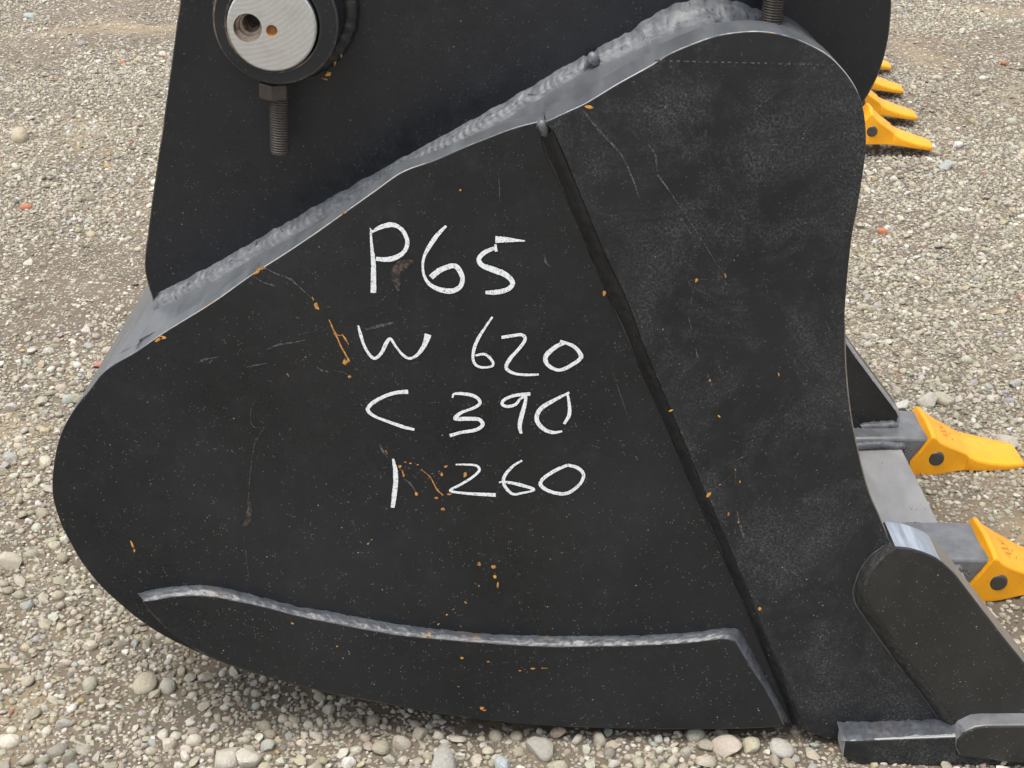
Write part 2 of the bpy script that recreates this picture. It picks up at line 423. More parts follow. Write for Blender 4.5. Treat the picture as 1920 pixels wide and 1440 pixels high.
def strip_weld(name, A, Da, B, Db, mat, parent, outv, bulge, rough=.0006, step=.0012, K=10, seed=0, label=None, tip=6, saw=0.0, wob=.0006):
    """weld laid between two edges (polylines in the photograph's survey, each on its own plane)"""
    a_ = smooth([W(u, v, Da) for u, v in A], .002); b_ = smooth([W(u, v, Db) for u, v in B], .002)
    L = max(sum((q - p).length for p, q in zip(a_[:-1], a_[1:])), .01); n = int(L / step)
    a_ = even(a_, n); b_ = even(b_, n); V = []; F = []
    outv = Vector(outv).normalized()
    for i in range(n):
        p, q = a_[i].copy(), b_[i].copy(); c = (p + q) / 2
        e = math.sqrt(max(.03, min(1, (i + .5) / tip, (n - i - .5) / tip)))
        d = (p - q)
        p += d * .09 * noise.noise(Vector((i*step*120, seed, 1))) + d * .05 * noise.noise(Vector((i*step*400, seed, 3)))
        q -= d * .06 * noise.noise(Vector((i*step*140, seed, 2)))
        for k in range(K + 1):
            t = k / K; sn = math.sin(math.pi * t) ** .7
            h = bulge * sn + sn * (rough * noise.noise(Vector((i*step*150, t*3, seed))) + rough*.5 * noise.noise(Vector((i*step*420, t*7, seed))))
            if saw: h += sn * saw * (1 - ((i*step - .004*(t-.5)**2*4) / .0045) % 1.0)
            V.append((p.lerp(q, t)) + outv * h * e)
    for i in range(n - 1):
        for k in range(K): F.append([i*(K+1)+k, i*(K+1)+k+1, (i+1)*(K+1)+k+1, (i+1)*(K+1)+k])
    return obj(name, V, F, M[mat], parent, angle=80, label=label)
topA = [(258,1113),(280,1107),(300,1103),(333,1099),(367,1097),(400,1099),(433,1105),(500,1122),(567,1139),(600,1143),(640,1151),(673,1157),(746,1170),(819,1179),(910,1188),(1019,1192),(1147,1192),(1220,1190),(1300,1185),(1340,1180),(1370,1177),(1386,1181),(1396,1195),(1419,1238),(1440,1277),(1467,1325),(1483,1355)]
botB = [(270,1127),(284,1126),(305,1122),(333,1118),(367,1116.5),(400,1119),(430,1124),(495,1138),(560,1155),(600,1163),(635,1170),(673,1178),(746,1190),(819,1198),(905,1205),(1019,1212),(1147,1211),(1220,1209),(1300,1204),(1335,1199),(1360,1198),(1377,1202),(1385,1214),(1408,1252),(1430,1285),(1455,1328),(1472,1355)]
strip_weld('weld_bead', topA, D_MAIN - .0002, botB, D_MAIN - .0113, 'weld_rust', wear, (0, -.6, .8), .0016, rough=.0009, seed=2, tip=4, label='grey weld round the edge of the wear plate')

# side cutters
tri = [XZ(u, v, FAR_IN + .008) for u, v in [(1585,632),(1608,666),(1650,722),(1686,770)]]
print('cutter check near', XZ(1847,1152,D_CUT), XZ(1888,1205,D_CUT), XZ(1920,1244,D_CUT), 'far', tri, XZ(1690,781,FAR_IN+.008), XZ(1684,795,FAR_IN+.008), XZ(1599,802,FAR_IN+.008))
cut_front = [XZ(u, v, D_CUT) for u, v in [(1847,1152),(1888,1205),(1920,1244)]]
cut_px = [(1681,1027,'c'),(1694,1027.5),(1709,1030),(1732,1037),(1755,1047),(1773,1061),(1789,1077),(1810,1104),(1847,1152),(1888,1205),(1920,1244),(1950,1283),(1958,1298,'c'),(1950,1322,'c'),(1920,1372,'c'),
  (1806,1380,'c'),(1776,1340),(1745,1295),(1706,1245),(1680,1208),(1656,1174),(1638,1148),(1625,1128),(1621,1112),(1625,1094),(1636,1070),(1652,1050),(1672,1034)]
cut_xz = outline(cut_px, D_CUT)
cut = extrude('side_cutter', cut_xz, D_CUT, SP_IN - .004, [M['cutter']], root, bevel=.001, label='thick black side cutter welded to the lower front corner')
outA = [(1672,1015),(1652,1028),(1634,1041),(1616,1064),(1604,1092),(1600,1112),(1604,1132),(1618,1153),(1638,1182),(1660,1213),(1688,1252),(1728,1302),(1759,1346),(1786,1380)]
inB = [(1684,1027),(1670,1035),(1652,1050),(1636,1070),(1625,1094),(1621,1112),(1625,1128),(1638,1148),(1656,1174),(1680,1208),(1706,1245),(1745,1295),(1776,1340),(1802,1376)]
strip_weld('weld_bead', outA, D_FRONT + .0005, [(u + 2.5, v - .8) for u, v in inB], D_CUT - .0005, 'cutter', cut, (-.5, -.85, -.1), .0012, rough=.0009, seed=9, label='painted weld ramp joining the side cutter')
P = pxpath(outA, D_FRONT - .0002, .002)
sweep('weld_toe', P, interp_list([.0004,.0006,.0007,.0010,.0012,.0015,.0015,.0010,.0008,.0007,.0006,.0006,.0005,.0004], len(P)), M['toe'], cut, rough=.0006, nseg=8)
# the pale cut face on the cutter's shoulder: its own thin ground patch
sh = [Vector((x, 0, z)) for x, z in outline([(1679,1026.5),(1694,1027.5),(1709,1030),(1732,1037),(1755,1047),(1768,1057)], D_CUT, .003, False)]
V = []; F = []
for p in sh:
    for y in (D_CUT + .0012, SP_IN - .006): V.append((p.x, y, p.z + .0004))
for i in range(len(sh) - 1): F.append([2*i, 2*i+1, 2*i+3, 2*i+2])
g = NT('flame_cut_bare_edge')
ln = g.noise(120, 4, .6, vec=g.mapv((1, .12, 1)))
M['cutface'] = g.out(color=g.mix(g.ramp(ln, .35, .65), (.20,.23,.28), (.42,.46,.52)), rough=.32, metal=.35, normal=g.bump(ln, .4, .0006))
obj('ground_edge', V, F, M['cutface'], cut, label='bare shiny shoulder edge of the side cutter')

fe = [Vector((x, 0, z)) for x, z in outline([(1766,1055),(1789,1077),(1810,1104),(1847,1152),(1888,1205),(1920,1244),(1948,1280)], D_CUT, .003, False)]
V = []; F = []
for p in fe:
    for y in (D_CUT + .0012, SP_IN - .005): V.append((p.x + .0003, y, p.z + .0003))
for i in range(len(fe) - 1): F.append([2*i, 2*i+1, 2*i+3, 2*i+2])
obj('dusty_front_edge', V, F, M['dusty_edge'], cut)
# far side plate and cutter (same shapes, other side)
far1 = extrude('side_plate', outline(main_px, D_MAIN, .008), FAR_IN, FAR_IN + .025, M['plate'], root, label='far side plate, inner face towards the mouth')
far2 = extrude('side_plate', outline(front_px, D_FRONT, .008), FAR_IN - .001, FAR_IN + .036, M['plate2'], root, label='far front side plate')
fc = [tri[0], tri[1], tri[2], tri[3], XZ(1690,781,FAR_IN+.008), XZ(1684,795,FAR_IN+.008), XZ(1599,803,FAR_IN+.008), XZ(1480,806,FAR_IN+.008), XZ(1480,500,FAR_IN+.008)]
cut2 = extrude('side_cutter', fc, FAR_IN + .008, FAR_IN + .044, [M['cutter'], M['lip']], root, bevel=.0035, bevmat=1, label='far side cutter seen through the mouth')
P = [W(u, v, FAR_IN + .004) for u, v in [(1560,806),(1600,803),(1640,800),(1684,797)]]
sweep('weld_bead', smooth(P, .002), .006, M['weld'], cut2, rough=.0012, ripple=.0004)

# cutting edge (blade)
bx = [(.283, .0203), (.29, .0206), (.36, .0238), (.451, .028), (.451, .020), (.445, -.006), (.30, -.006), (.283, .003)]
blade = extrude('cutting_edge', bx, 1.058, 1.648, [M['plate2']], root, side=M['lip'], bevel=.0015, label='grey flat blade across the bottom of the mouth')  # dark end face and pale top: lighting painted in with two materials
# weld ledge between front plate and blade end
strip_weld('weld_bead', [(1569,1352),(1600,1353),(1660,1352),(1720,1350),(1762,1349),(1790,1350)], D_FRONT - .0002, [(1577,1389),(1610,1388),(1660,1387),(1720,1386),(1765,1384),(1792,1382)], 1.0583, 'weld_rust', blade, (0, -.7, .7), .0014, rough=.0009, seed=6, tip=3, label='rusty grey weld along the top of the blade end')

# adapters and teeth: shared meshes, one of each kind
def tooth_mesh():
    # x, half width, top of side ridge, crown, bottom, side waist
    S_ = [(-.022,.0405,-.030,-.030,-.046,0), (-.012,.0415,-.016,-.012,-.0495,0), (-.001,.042,.0035,.0065,-.0495,0), (.004,.042,.0025,.0065,-.049,0), (.0085,.0415,-.0030,.0005,-.0485,0),
          (.014,.0405,-.0065,-.0030,-.048,.0005), (.024,.038,-.0125,-.0105,-.047,.0015), (.036,.035,-.0185,-.0195,-.0462,.002), (.0455,.0338,-.0235,-.0245,-.0458,.0018), (.0475,.0352,-.0262,-.0262,-.0455,0),
          (.058,.0372,-.0300,-.0290,-.0448,0), (.076,.0362,-.0340,-.0325,-.0455,0), (.094,.0330,-.0370,-.0360,-.0462,0), (.110,.0285,-.0388,-.0380,-.0468,0), (.117,.0245,-.0405,-.0400,-.0468,0)]
    V = []; F = []
    for (x, hw, zr, zc, zb, ws) in S_:
        zm = (zr + zb) / 2
        hb = hw * .97
        ring = [(-hb, zb), (-hw + ws, zm), (-hw*.985, zr - .0015), (-hw*.93, zr), (-hw*.45, (zr+zc)/2 + .0003), (0, zc), (hw*.45, (zr+zc)/2 + .0003), (hw*.93, zr), (hw*.985, zr - .0015), (hw - ws, zm), (hb, zb), (0, zb - .0008)]
        for y, z in ring: V.append((x, y, z))
    n = 12
    for i in range(len(S_) - 1):
        for k in range(n): F.append([i*n+k, i*n+(k+1) % n, (i+1)*n+(k+1) % n, (i+1)*n+k])
    F.append(list(range(n))); F.append(list(range((len(S_)-1)*n, len(S_)*n)))
    return V, F
def cyl(cx, cz, y0, y1, r, n=24, dish=0):
    V = []; F = []
    for y in (y0, y1):
        for k in range(n):
            a = 2*math.pi*k/n; V.append((cx + r*math.cos(a), y, cz + r*math.sin(a)))
    F = [list(range(n)), list(range(2*n-1, n-1, -1))] + [[k, (k+1) % n, n+(k+1) % n, n+k] for k in range(n)]
    return V, F
tV, tF = tooth_mesh()
zero = bpy.data.objects.new('x', None)
t0 = obj('tooth', tV, tF, M['yellow'], None, angle=40, bevel=.0022, segs=3)
pV, pF = cyl(.007, -.0255, -.0428, .0428, .0095)
p0 = obj('retaining_pin', pV, pF, M['pinsteel'], None, bevel=.0028, segs=4)
rV = []; rF = []
for q in range(2):
    y = -.0424 if q == 0 else .0424
    b = len(rV)
    for r_, yy in ((.0088, y), (.0102, y * 1.012), (.0118, y)):
        for k in range(24):
            a = 2*math.pi*k/24; rV.append((.007 + r_*math.cos(a), yy, -.0255 + r_*math.sin(a)))
    for j in range(2):
        for k in range(24): rF.append([b+j*24+k, b+j*24+(k+1) % 24, b+(j+1)*24+(k+1) % 24, b+(j+1)*24+k])
# raised cast letters-like relief on the tooth back is only a worn oval in the photograph: a shallow ridge each side
ad = [(-.125,-.009),(-.10,-.001),(-.03,.0),(.004,-.0015),(.006,-.012),(-.006,-.030),(-.018,-.044),(-.03,-.047),(-.12,-.045),(-.135,-.040),(-.135,-.014)]
aV = [(x, -.037, z) for x, z in ad] + [(x, .037, z) for x, z in ad]; n = len(ad)
aF = [list(range(n)), list(range(2*n-1, n-1, -1))] + [[i, (i+1) % n, n+(i+1) % n, n+i] for i in range(n)]
a0_ = obj('adapter', aV, aF, [M['cutter'], M['shell']], None, bevel=.004, segs=3)
g = NT('adapter_paint')
n1 = g.noise(40, 5, .7)
M['adapter'] = g.out(color=g.mix(g.ramp(n1, .35, .7), (.10,.104,.11), (.19,.195,.205)), rough=.34, ior=1.6, normal=g.bump(g.noise(250, 4), .25, .0008))
a0_.data.materials[0] = M['adapter']
def weldpath(side, seed):
    P = [Vector((x, side*.0385, -.010 + .0015*math.sin(x*90+seed))) for x in np.arange(-.125, -.028, .0015)]
    return P
beads = []
for sgn in (-1, 1):
    b_ = sweep('weld_bead', weldpath(sgn, 1), .0052, M['weld'], None, rough=.0011, ripple=.0004, nseg=10, seed=sgn)
    beads.append(b_)
def put(src, parent, loc=(0,0,0), name=None):
    o = src.copy(); C.objects.link(o); o.parent = parent; o.location = loc
    return o
TX = .4825; TZ = .0405
def text_mesh(body, size, depth):
    cu = bpy.data.curves.new('cast_mark', 'FONT'); cu.body = body; cu.size = size; cu.extrude = depth; cu.resolution_u = 2
    tmp = bpy.data.objects.new('tmp', cu); C.objects.link(tmp)
    bpy.context.view_layer.update()
    me_ = bpy.data.meshes.new_from_object(tmp.evaluated_get(bpy.context.evaluated_depsgraph_get()))
    bpy.data.objects.remove(tmp); return me_
g = NT('pale_cast_marking'); M['mark'] = g.out(color=g.mix(g.ramp(g.noise(700,2), .42, .55), (.03,.028,.026), (.30,.28,.26)), rough=.6)
mm = text_mesh('V43s', .0085, .0003); mm.materials.append(M['mark'])
gl = []
for pts_ in ([(.020,-.014),(.028,-.006),(.026,.004)], [(.017,-.008),(.027,.002)], [(.020,.004),(.026,.010),(.030,.006)], [(.016,.010),(.028,.016)], [(.032,-.012),(.036,-.002)], [(.024,-.018),(.020,-.010)], [(.033,.004),(.037,.014)]):
    gl.append(pts_)
def tooth_top(x): return float(np.interp(x, [.0085,.014,.024,.036,.0455], [.0005,-.0030,-.0105,-.0195,-.0245]))
V_ = []; F_ = []
for pts_ in gl:
    P_ = smooth([Vector((x, y, 0)) for x, y in pts_], .001); b = len(V_)
    for i, p_ in enumerate(P_):
        t_ = (P_[min(i+1, len(P_)-1)] - P_[max(i-1, 0)]).normalized(); n_ = Vector((-t_.y, t_.x, 0)) * .0005
        for q_ in (p_ + n_, p_ - n_): V_.append((q_.x, q_.y, tooth_top(q_.x) - .6*.0004 + .0009))
    for i in range(len(P_)-1): F_.append([b+2*i, b+2*i+1, b+2*i+3, b+2*i+2])
g = NT('worn_cast_print'); M['castprint'] = g.out(color=g.mix(g.ramp(g.noise(300,3), .4, .6), (.60,.28,.015), (.26,.13,.02)), rough=.6)
c0 = obj('cast_mark', V_, F_, M['castprint'], None)
def add_tooth(parent, x, y, z, first=[True]):
    a = put(a0_, parent, Vector((x, y, z)) - wloc(parent))
    for b_ in beads: put(b_, a)
    t = put(t0, parent, Vector((x, y, z)) - wloc(parent))
    put(p0, t); put(c0, t)
    mk = bpy.data.objects.new('cast_mark', mm); C.objects.link(mk); mk.parent = a
    mk.location = (-.029, -.0372, -.030); mk.rotation_euler = (R(90), R(-62), 0)
    return a, t
for yc, xx in ((1.357, .4815), (1.623, .4855)):
    add_tooth(root, xx, yc, TZ)
cad_px = [(1792,1404,'c'),(1794,1388),(1806,1374),(1830,1363),(1880,1361),(1960,1361),(2016,1364,'c'),(2010,1392,'c'),(1996,1432,'c'),(1920,1432),(1840,1425),(1800,1419,'c')]
cad = extrude('adapter', outline(cad_px, 1.054, .006), 1.054, 1.128, [M['cutter']], root, side=M['adapter'], bevel=.0022, segs=3)  # near face painted darker than the top, as the light falls
t = put(t0, root, Vector((.4805, 1.091, TZ)) - wloc(root)); put(p0, t)
strip_weld('weld_bead', [(1796,1352),(1830,1345),(1870,1342),(1920,1340),(1965,1340)], D_CUT - .0002, [(1800,1374),(1830,1368),(1870,1366),(1920,1366),(1965,1366)], 1.0545, 'weld', cad, (0, -.6, .8), .001, rough=.0014, seed=13, tip=5)

# ------------------------------------------------------------------ ears
ear_px = [(337,0,'c'),(345,-60),(372,-118),(430,-165),(520,-180),(700,-185),(1250,-335),(1380,-385),(1490,-395),(1590,-350),(1655,-270),(1680,-160),(1674,-60),(1672,0),(1669,49),(1663,87),(1652,127),(1638,160),(1617,195),(1560,260,'c')]
low = [(x, z - .006) for x, z in top_xz[::-1]]
ear_up = outline(ear_px, D_EAR, .006, False)
left_px = [(288,583),(285,560),(277,535),(271.5,510),(271,482),(278,430),(287,360),(320,130),(333,30)]
ear_l = outline(left_px, D_EAR, .005, False)
lowline = [(x, shell_z(x) - .006) for x in np.arange(.195, ear_l[0][0] + .004, -.006)]
ear_xz = [tuple(p) for p in ear_up] + lowline + [tuple(p) for p in ear_l]
ear = extrude('ear', ear_xz, D_EAR, D_EAR + .036, [M['ear'], M['edge_dark']], root, bevel=.001, bevmat=1, label='near black hanger ear plate')
ear2 = extrude('ear', ear_xz, 1.492, 1.528, [M['ear'], M['edge_dark']], root, bevel=.001, label='far black hanger ear plate')

def fillet(name, x0, x1, hfun, parent, seed=0, label=None, mat='weld', lift=0.0):
    xs = np.arange(x0, x1, .0008); V = []; F = []; K = 16; s = 0
    for i, x in enumerate(xs):
        z0 = shell_z(x) + lift
        endk = math.sqrt(max(.02, min(1, (i + 1) / 9, (len(xs) - i) / 9)))
        h = hfun(x) * (.92 + .14 * noise.noise(Vector((x*95, seed, 0))) + .05 * noise.noise(Vector((x*260, seed, 2)))) * endk
        wd = hfun(x) * (1 + .14 * noise.noise(Vector((x*80, seed, 9)))) * endk * 1.05
        a = Vector((x, D_EAR + .0004, z0 + h)); b = Vector((x, D_EAR - wd, z0 - .0008))
        up = Vector((0, -.75, .66))
        for k in range(K + 1):
            t = k / K; sn = math.sin(math.pi * t)
            ph = (x - .006 * (t - .5)**2 * 4 + .0015*noise.noise(Vector((x*60, t, seed)))) / .0052
            saw = (ph % 1.0)
            d = .16 * hfun(x) * sn + sn * (.00016 if x < xj else .00004) * math.cos(2*math.pi*saw)
            d += sn * (.0008 * noise.noise(Vector((x*60 + t*2, t*3.2, seed))) + .00025 * noise.noise(Vector((x*190 - t*5, t*7, seed))))
            V.append(a.lerp(b, t) + up * d * endk)
    for i in range(len(xs) - 1):
        for k in range(K): F.append([i*(K+1)+k, i*(K+1)+k+1, (i+1)*(K+1)+k+1, (i+1)*(K+1)+k])
    return obj(name, V, F, M[mat], parent, angle=80, label=label)
xe0 = ear_l[0][0]
xj = W(1112, 100, D_EAR - .01).x
fillet('weld_bead', xe0 + .0005, xj, lambda x: .0118, ear, 0, 'long rippled weld between ear and shell')
xr = W(1438, 45, D_EAR - .01).x
fillet('weld_bead', xj - .002, xr, lambda x: float(np.interp(x, [xj, xj + .03, xj + .06, xj+.10, xr], [.0125, .0145, .019, .0165, .010])), ear, 5, 'second wider weld run over the hump')
fillet('weld_bead', xr + .008, .192, lambda x: .008, ear, 7)
# round blob where one weld starts over the other
bc = W(1112, 112, D_EAR - .012)
V = []; F = []
for i in range(9):
    th = math.pi * i / 8
    for k in range(14):
        ph = 2*math.pi*k/14; r = .0052 * (1 + .15*noise.noise(Vector((i*.8, k*.7, 0))))
        V.append(bc + Vector((math.sin(th)*math.cos(ph)*r, -math.cos(th)*r*.8, math.sin(th)*math.sin(ph)*r*1.2)))
for i in range(8):
    for k in range(14): F.append([i*14+k, i*14+(k+1) % 14, (i+1)*14+(k+1) % 14, (i+1)*14+k])
obj('weld_blob', V, F, M['weld'], ear, angle=90)

rnd = random.Random(7)
def blob(u, v, ru, rv, D, off, n=9, rot=0, jag=.35):
    c = XZ(u, v, D); V = []
    for k in range(n):
        a = 2*math.pi*k/n; q = 1 + rnd.uniform(-jag, jag)
        x = math.cos(a)*ru*q/2480; z = math.sin(a)*rv*q/2250
        V.append((c[0] + x*math.cos(rot) - z*math.sin(rot), D - off, c[1] + x*math.sin(rot) + z*math.cos(rot)))
    return V, [list(range(n))]
def merge(parts):
    V = []; F = []
    for v, f in parts:
        b = len(V); V += v; F += [[i + b for i in q] for q in f]
    return V, F
# ------------------------------------------------------------------ bosses, pins, bolts
D_BOSS = 1.128
def ring_solid(cx, cz, cx2, cz2, r_out, r_in, y0, y1, n=72):
    V = []; F = []
    for (c, d, r, y) in ((cx, cz, r_out, y0), (cx, cz, r_out, y1), (cx2, cz2, r_in, y1), (cx2, cz2, r_in, y0)):
        for k in range(n):
            a = 2*math.pi*k/n; V.append((c + r*math.cos(a), y, d + r*math.sin(a)))
    for j in range(4):
        for k in range(n):
            F.append([j*n+k, j*n+(k+1) % n, ((j+1) % 4)*n+(k+1) % n, ((j+1) % 4)*n+k])
    return V, F
def disc_holes(cx, cz, r, holes, y, n=72):
    outer = [Vector((cx + r*math.cos(2*math.pi*k/n), cz + r*math.sin(2*math.pi*k/n), 0)) for k in range(n)]
    loops = [outer]
    for (hx, hz, hr) in holes:
        loops.append([Vector((hx + hr*math.cos(2*math.pi*k/32), hz + hr*math.sin(2*math.pi*k/32), 0)) for k in range(32)])
    V = [(v.x, y, v.y) for L in loops for v in L]
    F = [list(t) for t in tessellate_polygon(loops)]
    return V, F
def thread_bolt(name, top, bot, r, parent, pitch=.002, nseg=28):
    ax = (bot - top); L = ax.length; ax.normalize()
    a = ax.orthogonal().normalized(); b = ax.cross(a)
    V = []; F = []
    per = 8; rows = int(L / pitch * per)
    for i in range(rows + 1):
        s = i * pitch / per
        for k in range(nseg):
            th = 2*math.pi*k/nseg
            ph = (s / pitch + k / nseg) % 1.0
            tri_ = 1 - abs(2*ph - 1)
            rr = r - .0011 * (1 - min(1, tri_ * 1.35))
            e = L - s
            if e < .002: rr -= (.002 - e) * .7
            V.append(top + ax * s + (a*math.cos(th) + b*math.sin(th)) * rr)
    for i in range(rows):
        for k in range(nseg): F.append([i*nseg+k, i*nseg+(k+1) % nseg, (i+1)*nseg+(k+1) % nseg, (i+1)*nseg+k])
    F.append(list(range(nseg))); F.append(list(range(rows*nseg, (rows+1)*nseg)))
    return obj(name, V, F, M['bolt'], parent, angle=60)
def hexnut(c, ax, r, h, parent, rot=0.2):
    a = ax.orthogonal().normalized(); b = ax.cross(a)
    V = []; 
    for z_, sc in ((0, 1), (h*.86, 1), (h, .93)):
        for k in range(6):
            th = math.pi/3*k + rot; V.append(c + ax*z_ + (a*math.cos(th) + b*math.sin(th)) * r * sc)
    F = [[0,1,2,3,4,5], [17,16,15,14,13,12]] + [[j*6+k, j*6+(k+1) % 6, (j+1)*6+(k+1) % 6, (j+1)*6+k] for j in range(2) for k in range(6)]
    return obj('nut', V, F, M['bolt'], parent, angle=20, bevel=.0008)

bossC = W(516.5, 42, D_BOSS); pinC = W(509, 51, 1.1246)
boss2C = W(1490, -205, D_BOSS)
def boss_set(c, pc, first):
    V, F = ring_solid(c.x, c.z, pc.x + .0006, pc.z + .0008, .0459, .0338, D_BOSS, D_EAR)
    bs = obj('boss', V, F, [M['ear'], M['edge_dark']], root, angle=40, bevel=.0015, bevmat=1, label='black round pin boss on the ear')
    # weld ring round the boss foot
    P = [Vector((c.x + .0485*math.cos(a), D_EAR - .0045, c.z + .0485*math.sin(a))) for a in np.linspace(0, 2*math.pi, 170)]
    n = len(P); V = []; F = []
    for i, p in enumerate(P[:-1]):
        rad = (p - Vector((c.x, p.y, c.z))).normalized()
        for k in range(10):
            th = 2*math.pi*k/10
            rr = .0075 + .0012*noise.noise(Vector((p.x*220, p.z*220, th))) + .0004*math.sin(i*1.3)
            V.append(p + rad*math.cos(th)*rr + Vector((0,1,0))*math.sin(th)*rr)
    n -= 1
    for i in range(n):
        for k in range(10): F.append([i*10+k, i*10+(k+1) % 10, ((i+1) % n)*10+(k+1) % 10, ((i+1) % n)*10+k])
    obj('weld_bead', V, F, M['weld_dark'], bs, angle=80)
    if first:
        Vc, Fc = merge([blob(u_, v_, a_, b_, D_EAR - .0125, .0, rot=r_) for (u_, v_, a_, b_, r_) in [(616,139,7,4,.5),(609,148,6,1.6,-.2),(628,120,2,5,-.3),(640,105,1.5,4,0)]])
        o_ = obj('paint_chips', Vc, Fc, M['chip'], bs); o_['kind'] = 'stuff'
    # pin
    y0 = 1.1246; rp = .0326
    hx = pc.x + (464-509)/2580; hz = pc.z - (52-51)/2400
    gx = pc.x + (509-509)/2580; gz = pc.z - (57-51)/2400
    V, F = disc_holes(pc.x, pc.z, rp - .0012, [(hx, hz, .0104), (gx, gz, .0042)], y0)
    b0 = len(V); n = 72
    for k in range(n):
        a = 2*math.pi*k/n; V.append((pc.x + rp*math.cos(a), y0 + .0012, pc.z + rp*math.sin(a)))
    for k in range(n):
        a = 2*math.pi*k/n; V.append((pc.x + rp*math.cos(a), 1.592, pc.z + rp*math.sin(a)))
    for k in range(n):
        F.append([k, (k+1) % n, b0+(k+1) % n, b0+k]); F.append([b0+k, b0+(k+1) % n, b0+n+(k+1) % n, b0+n+k])
    F.append(list(range(b0+n, b0+2*n)))
    pin = obj('pin', V, F, M['steel'], root, angle=30, label='machined bare steel pin end with two holes')
    # threaded hole: stepped bore leaning up to the right
    V = []; F = []; n = 32
    steps = [(0, .0104, 0, 0), (.004, .0098, .0003, .0002), (.0042, .0082, .0008, .0008), (.007, .0080, .0012, .0012), (.0072, .0066, .0016, .0018), (.010, .0064, .002, .0024), (.012, .0054, .0022, .003), (.020, .0052, .003, .004)]
    for (dy, r_, ox, oz) in steps:
        for k in range(n):
            a = 2*math.pi*k/n; V.append((hx + ox + r_*math.cos(a), y0 + dy, hz + oz + r_*math.sin(a)))
    mi = []
    for j in range(len(steps)-1):
        for k in range(n): F.append([j*n+k, j*n+(k+1) % n, (j+1)*n+(k+1) % n, (j+1)*n+k]); mi.append(0)
    F.append(list(range((len(steps)-1)*n, len(steps)*n))); mi.append(1)
    obj('grease_bore', V, F, [M['bore'], M['hole']], pin, angle=30, midx=mi)
    V = []; F = []; steps = [(0, .0042), (.003, .0038), (.005, .0024), (.0058, .0006)]; n = 32
    for (dy, r_) in steps:
        for k in range(n):
            a = 2*math.pi*k/n; V.append((gx + r_*math.cos(a), y0 + dy, gz + r_*math.sin(a)))
    for j in range(3):
        for k in range(n): F.append([j*n+k, j*n+(k+1) % n, (j+1)*n+(k+1) % n, (j+1)*n+k])
    F.append(list(range(3*n, 4*n)))
    obj('small_hole', V, F, M['grease'], pin, angle=60)
    return bs, pin
boss_set(bossC, pinC, True)
boss_set(boss2C, Vector((boss2C.x - .001, 0, boss2C.z)), False)
D_B = 1.157
bt1 = W(523, 150, D_B); bb1 = W(525.5, 288, D_B)
bolt1 = thread_bolt('locking_bolt', bt1, bb1, .0078, root); bolt1['label'] = 'threaded bolt hanging under the steel pin'
hexnut(W(514.5, 154, D_B), (bb1 - bt1).normalized(), .0124, .0125, bolt1, rot=.35)
bb2 = W(1445, 47, D_B); dirb = (Vector((boss2C.x, D_B, boss2C.z)) - bb2).normalized()
bt2 = bb2 + dirb * .062
bolt2 = thread_bolt('locking_bolt', bt2, bb2, .0080, root); bolt2['label'] = 'threaded bolt ending on the hump of the shell'
hexnut(bt2 - dirb * .004, -dirb, .0124, .0125, bolt2)

# ------------------------------------------------------------------ chalk writing
def ribbon(pts, widths, D, off, ragged=.12, step=.0012, seed=0):
    P = smooth([XZ(u, v, D) for u, v in pts], step)
    n = len(P); sc = 1 / 2480.0
    # widths by control point -> by sample
    cum = [0]
    for a, b in zip(P[:-1], P[1:]): cum.append(cum[-1] + (b-a).length)
    Wd = interp_list(widths, n)
    V = []; F = []
    for i, p in enumerate(P):
        t = (P[min(i+1, n-1)] - P[max(i-1, 0)])
        t = t.normalized() if t.length else Vector((1, 0))
        nn = Vector((-t[1], t[0])); h = Wd[i] * sc * .5
        h1 = h * (1 + ragged * noise.noise(Vector((p[0]*900, p[1]*900, seed)))); h2 = h * (1 + ragged * noise.noise(Vector((p[0]*900, p[1]*900, seed + 7))))
        a = p + nn * h1; b = p - nn * h2
        o_ = off + .00012 * i / n
        V += [(a[0], D - o_, a[1]), (b[0], D - o_, b[1])]
    for i in range(n-1): F.append([2*i, 2*i+1, 2*i+3, 2*i+2])
    return V, F
def zA(p): return [(620 + x/3.692, 380 + y/3.692) for x, y in p]
def zB(p): return [(620 + x/3.692, 680 + y/3.692) for x, y in p]
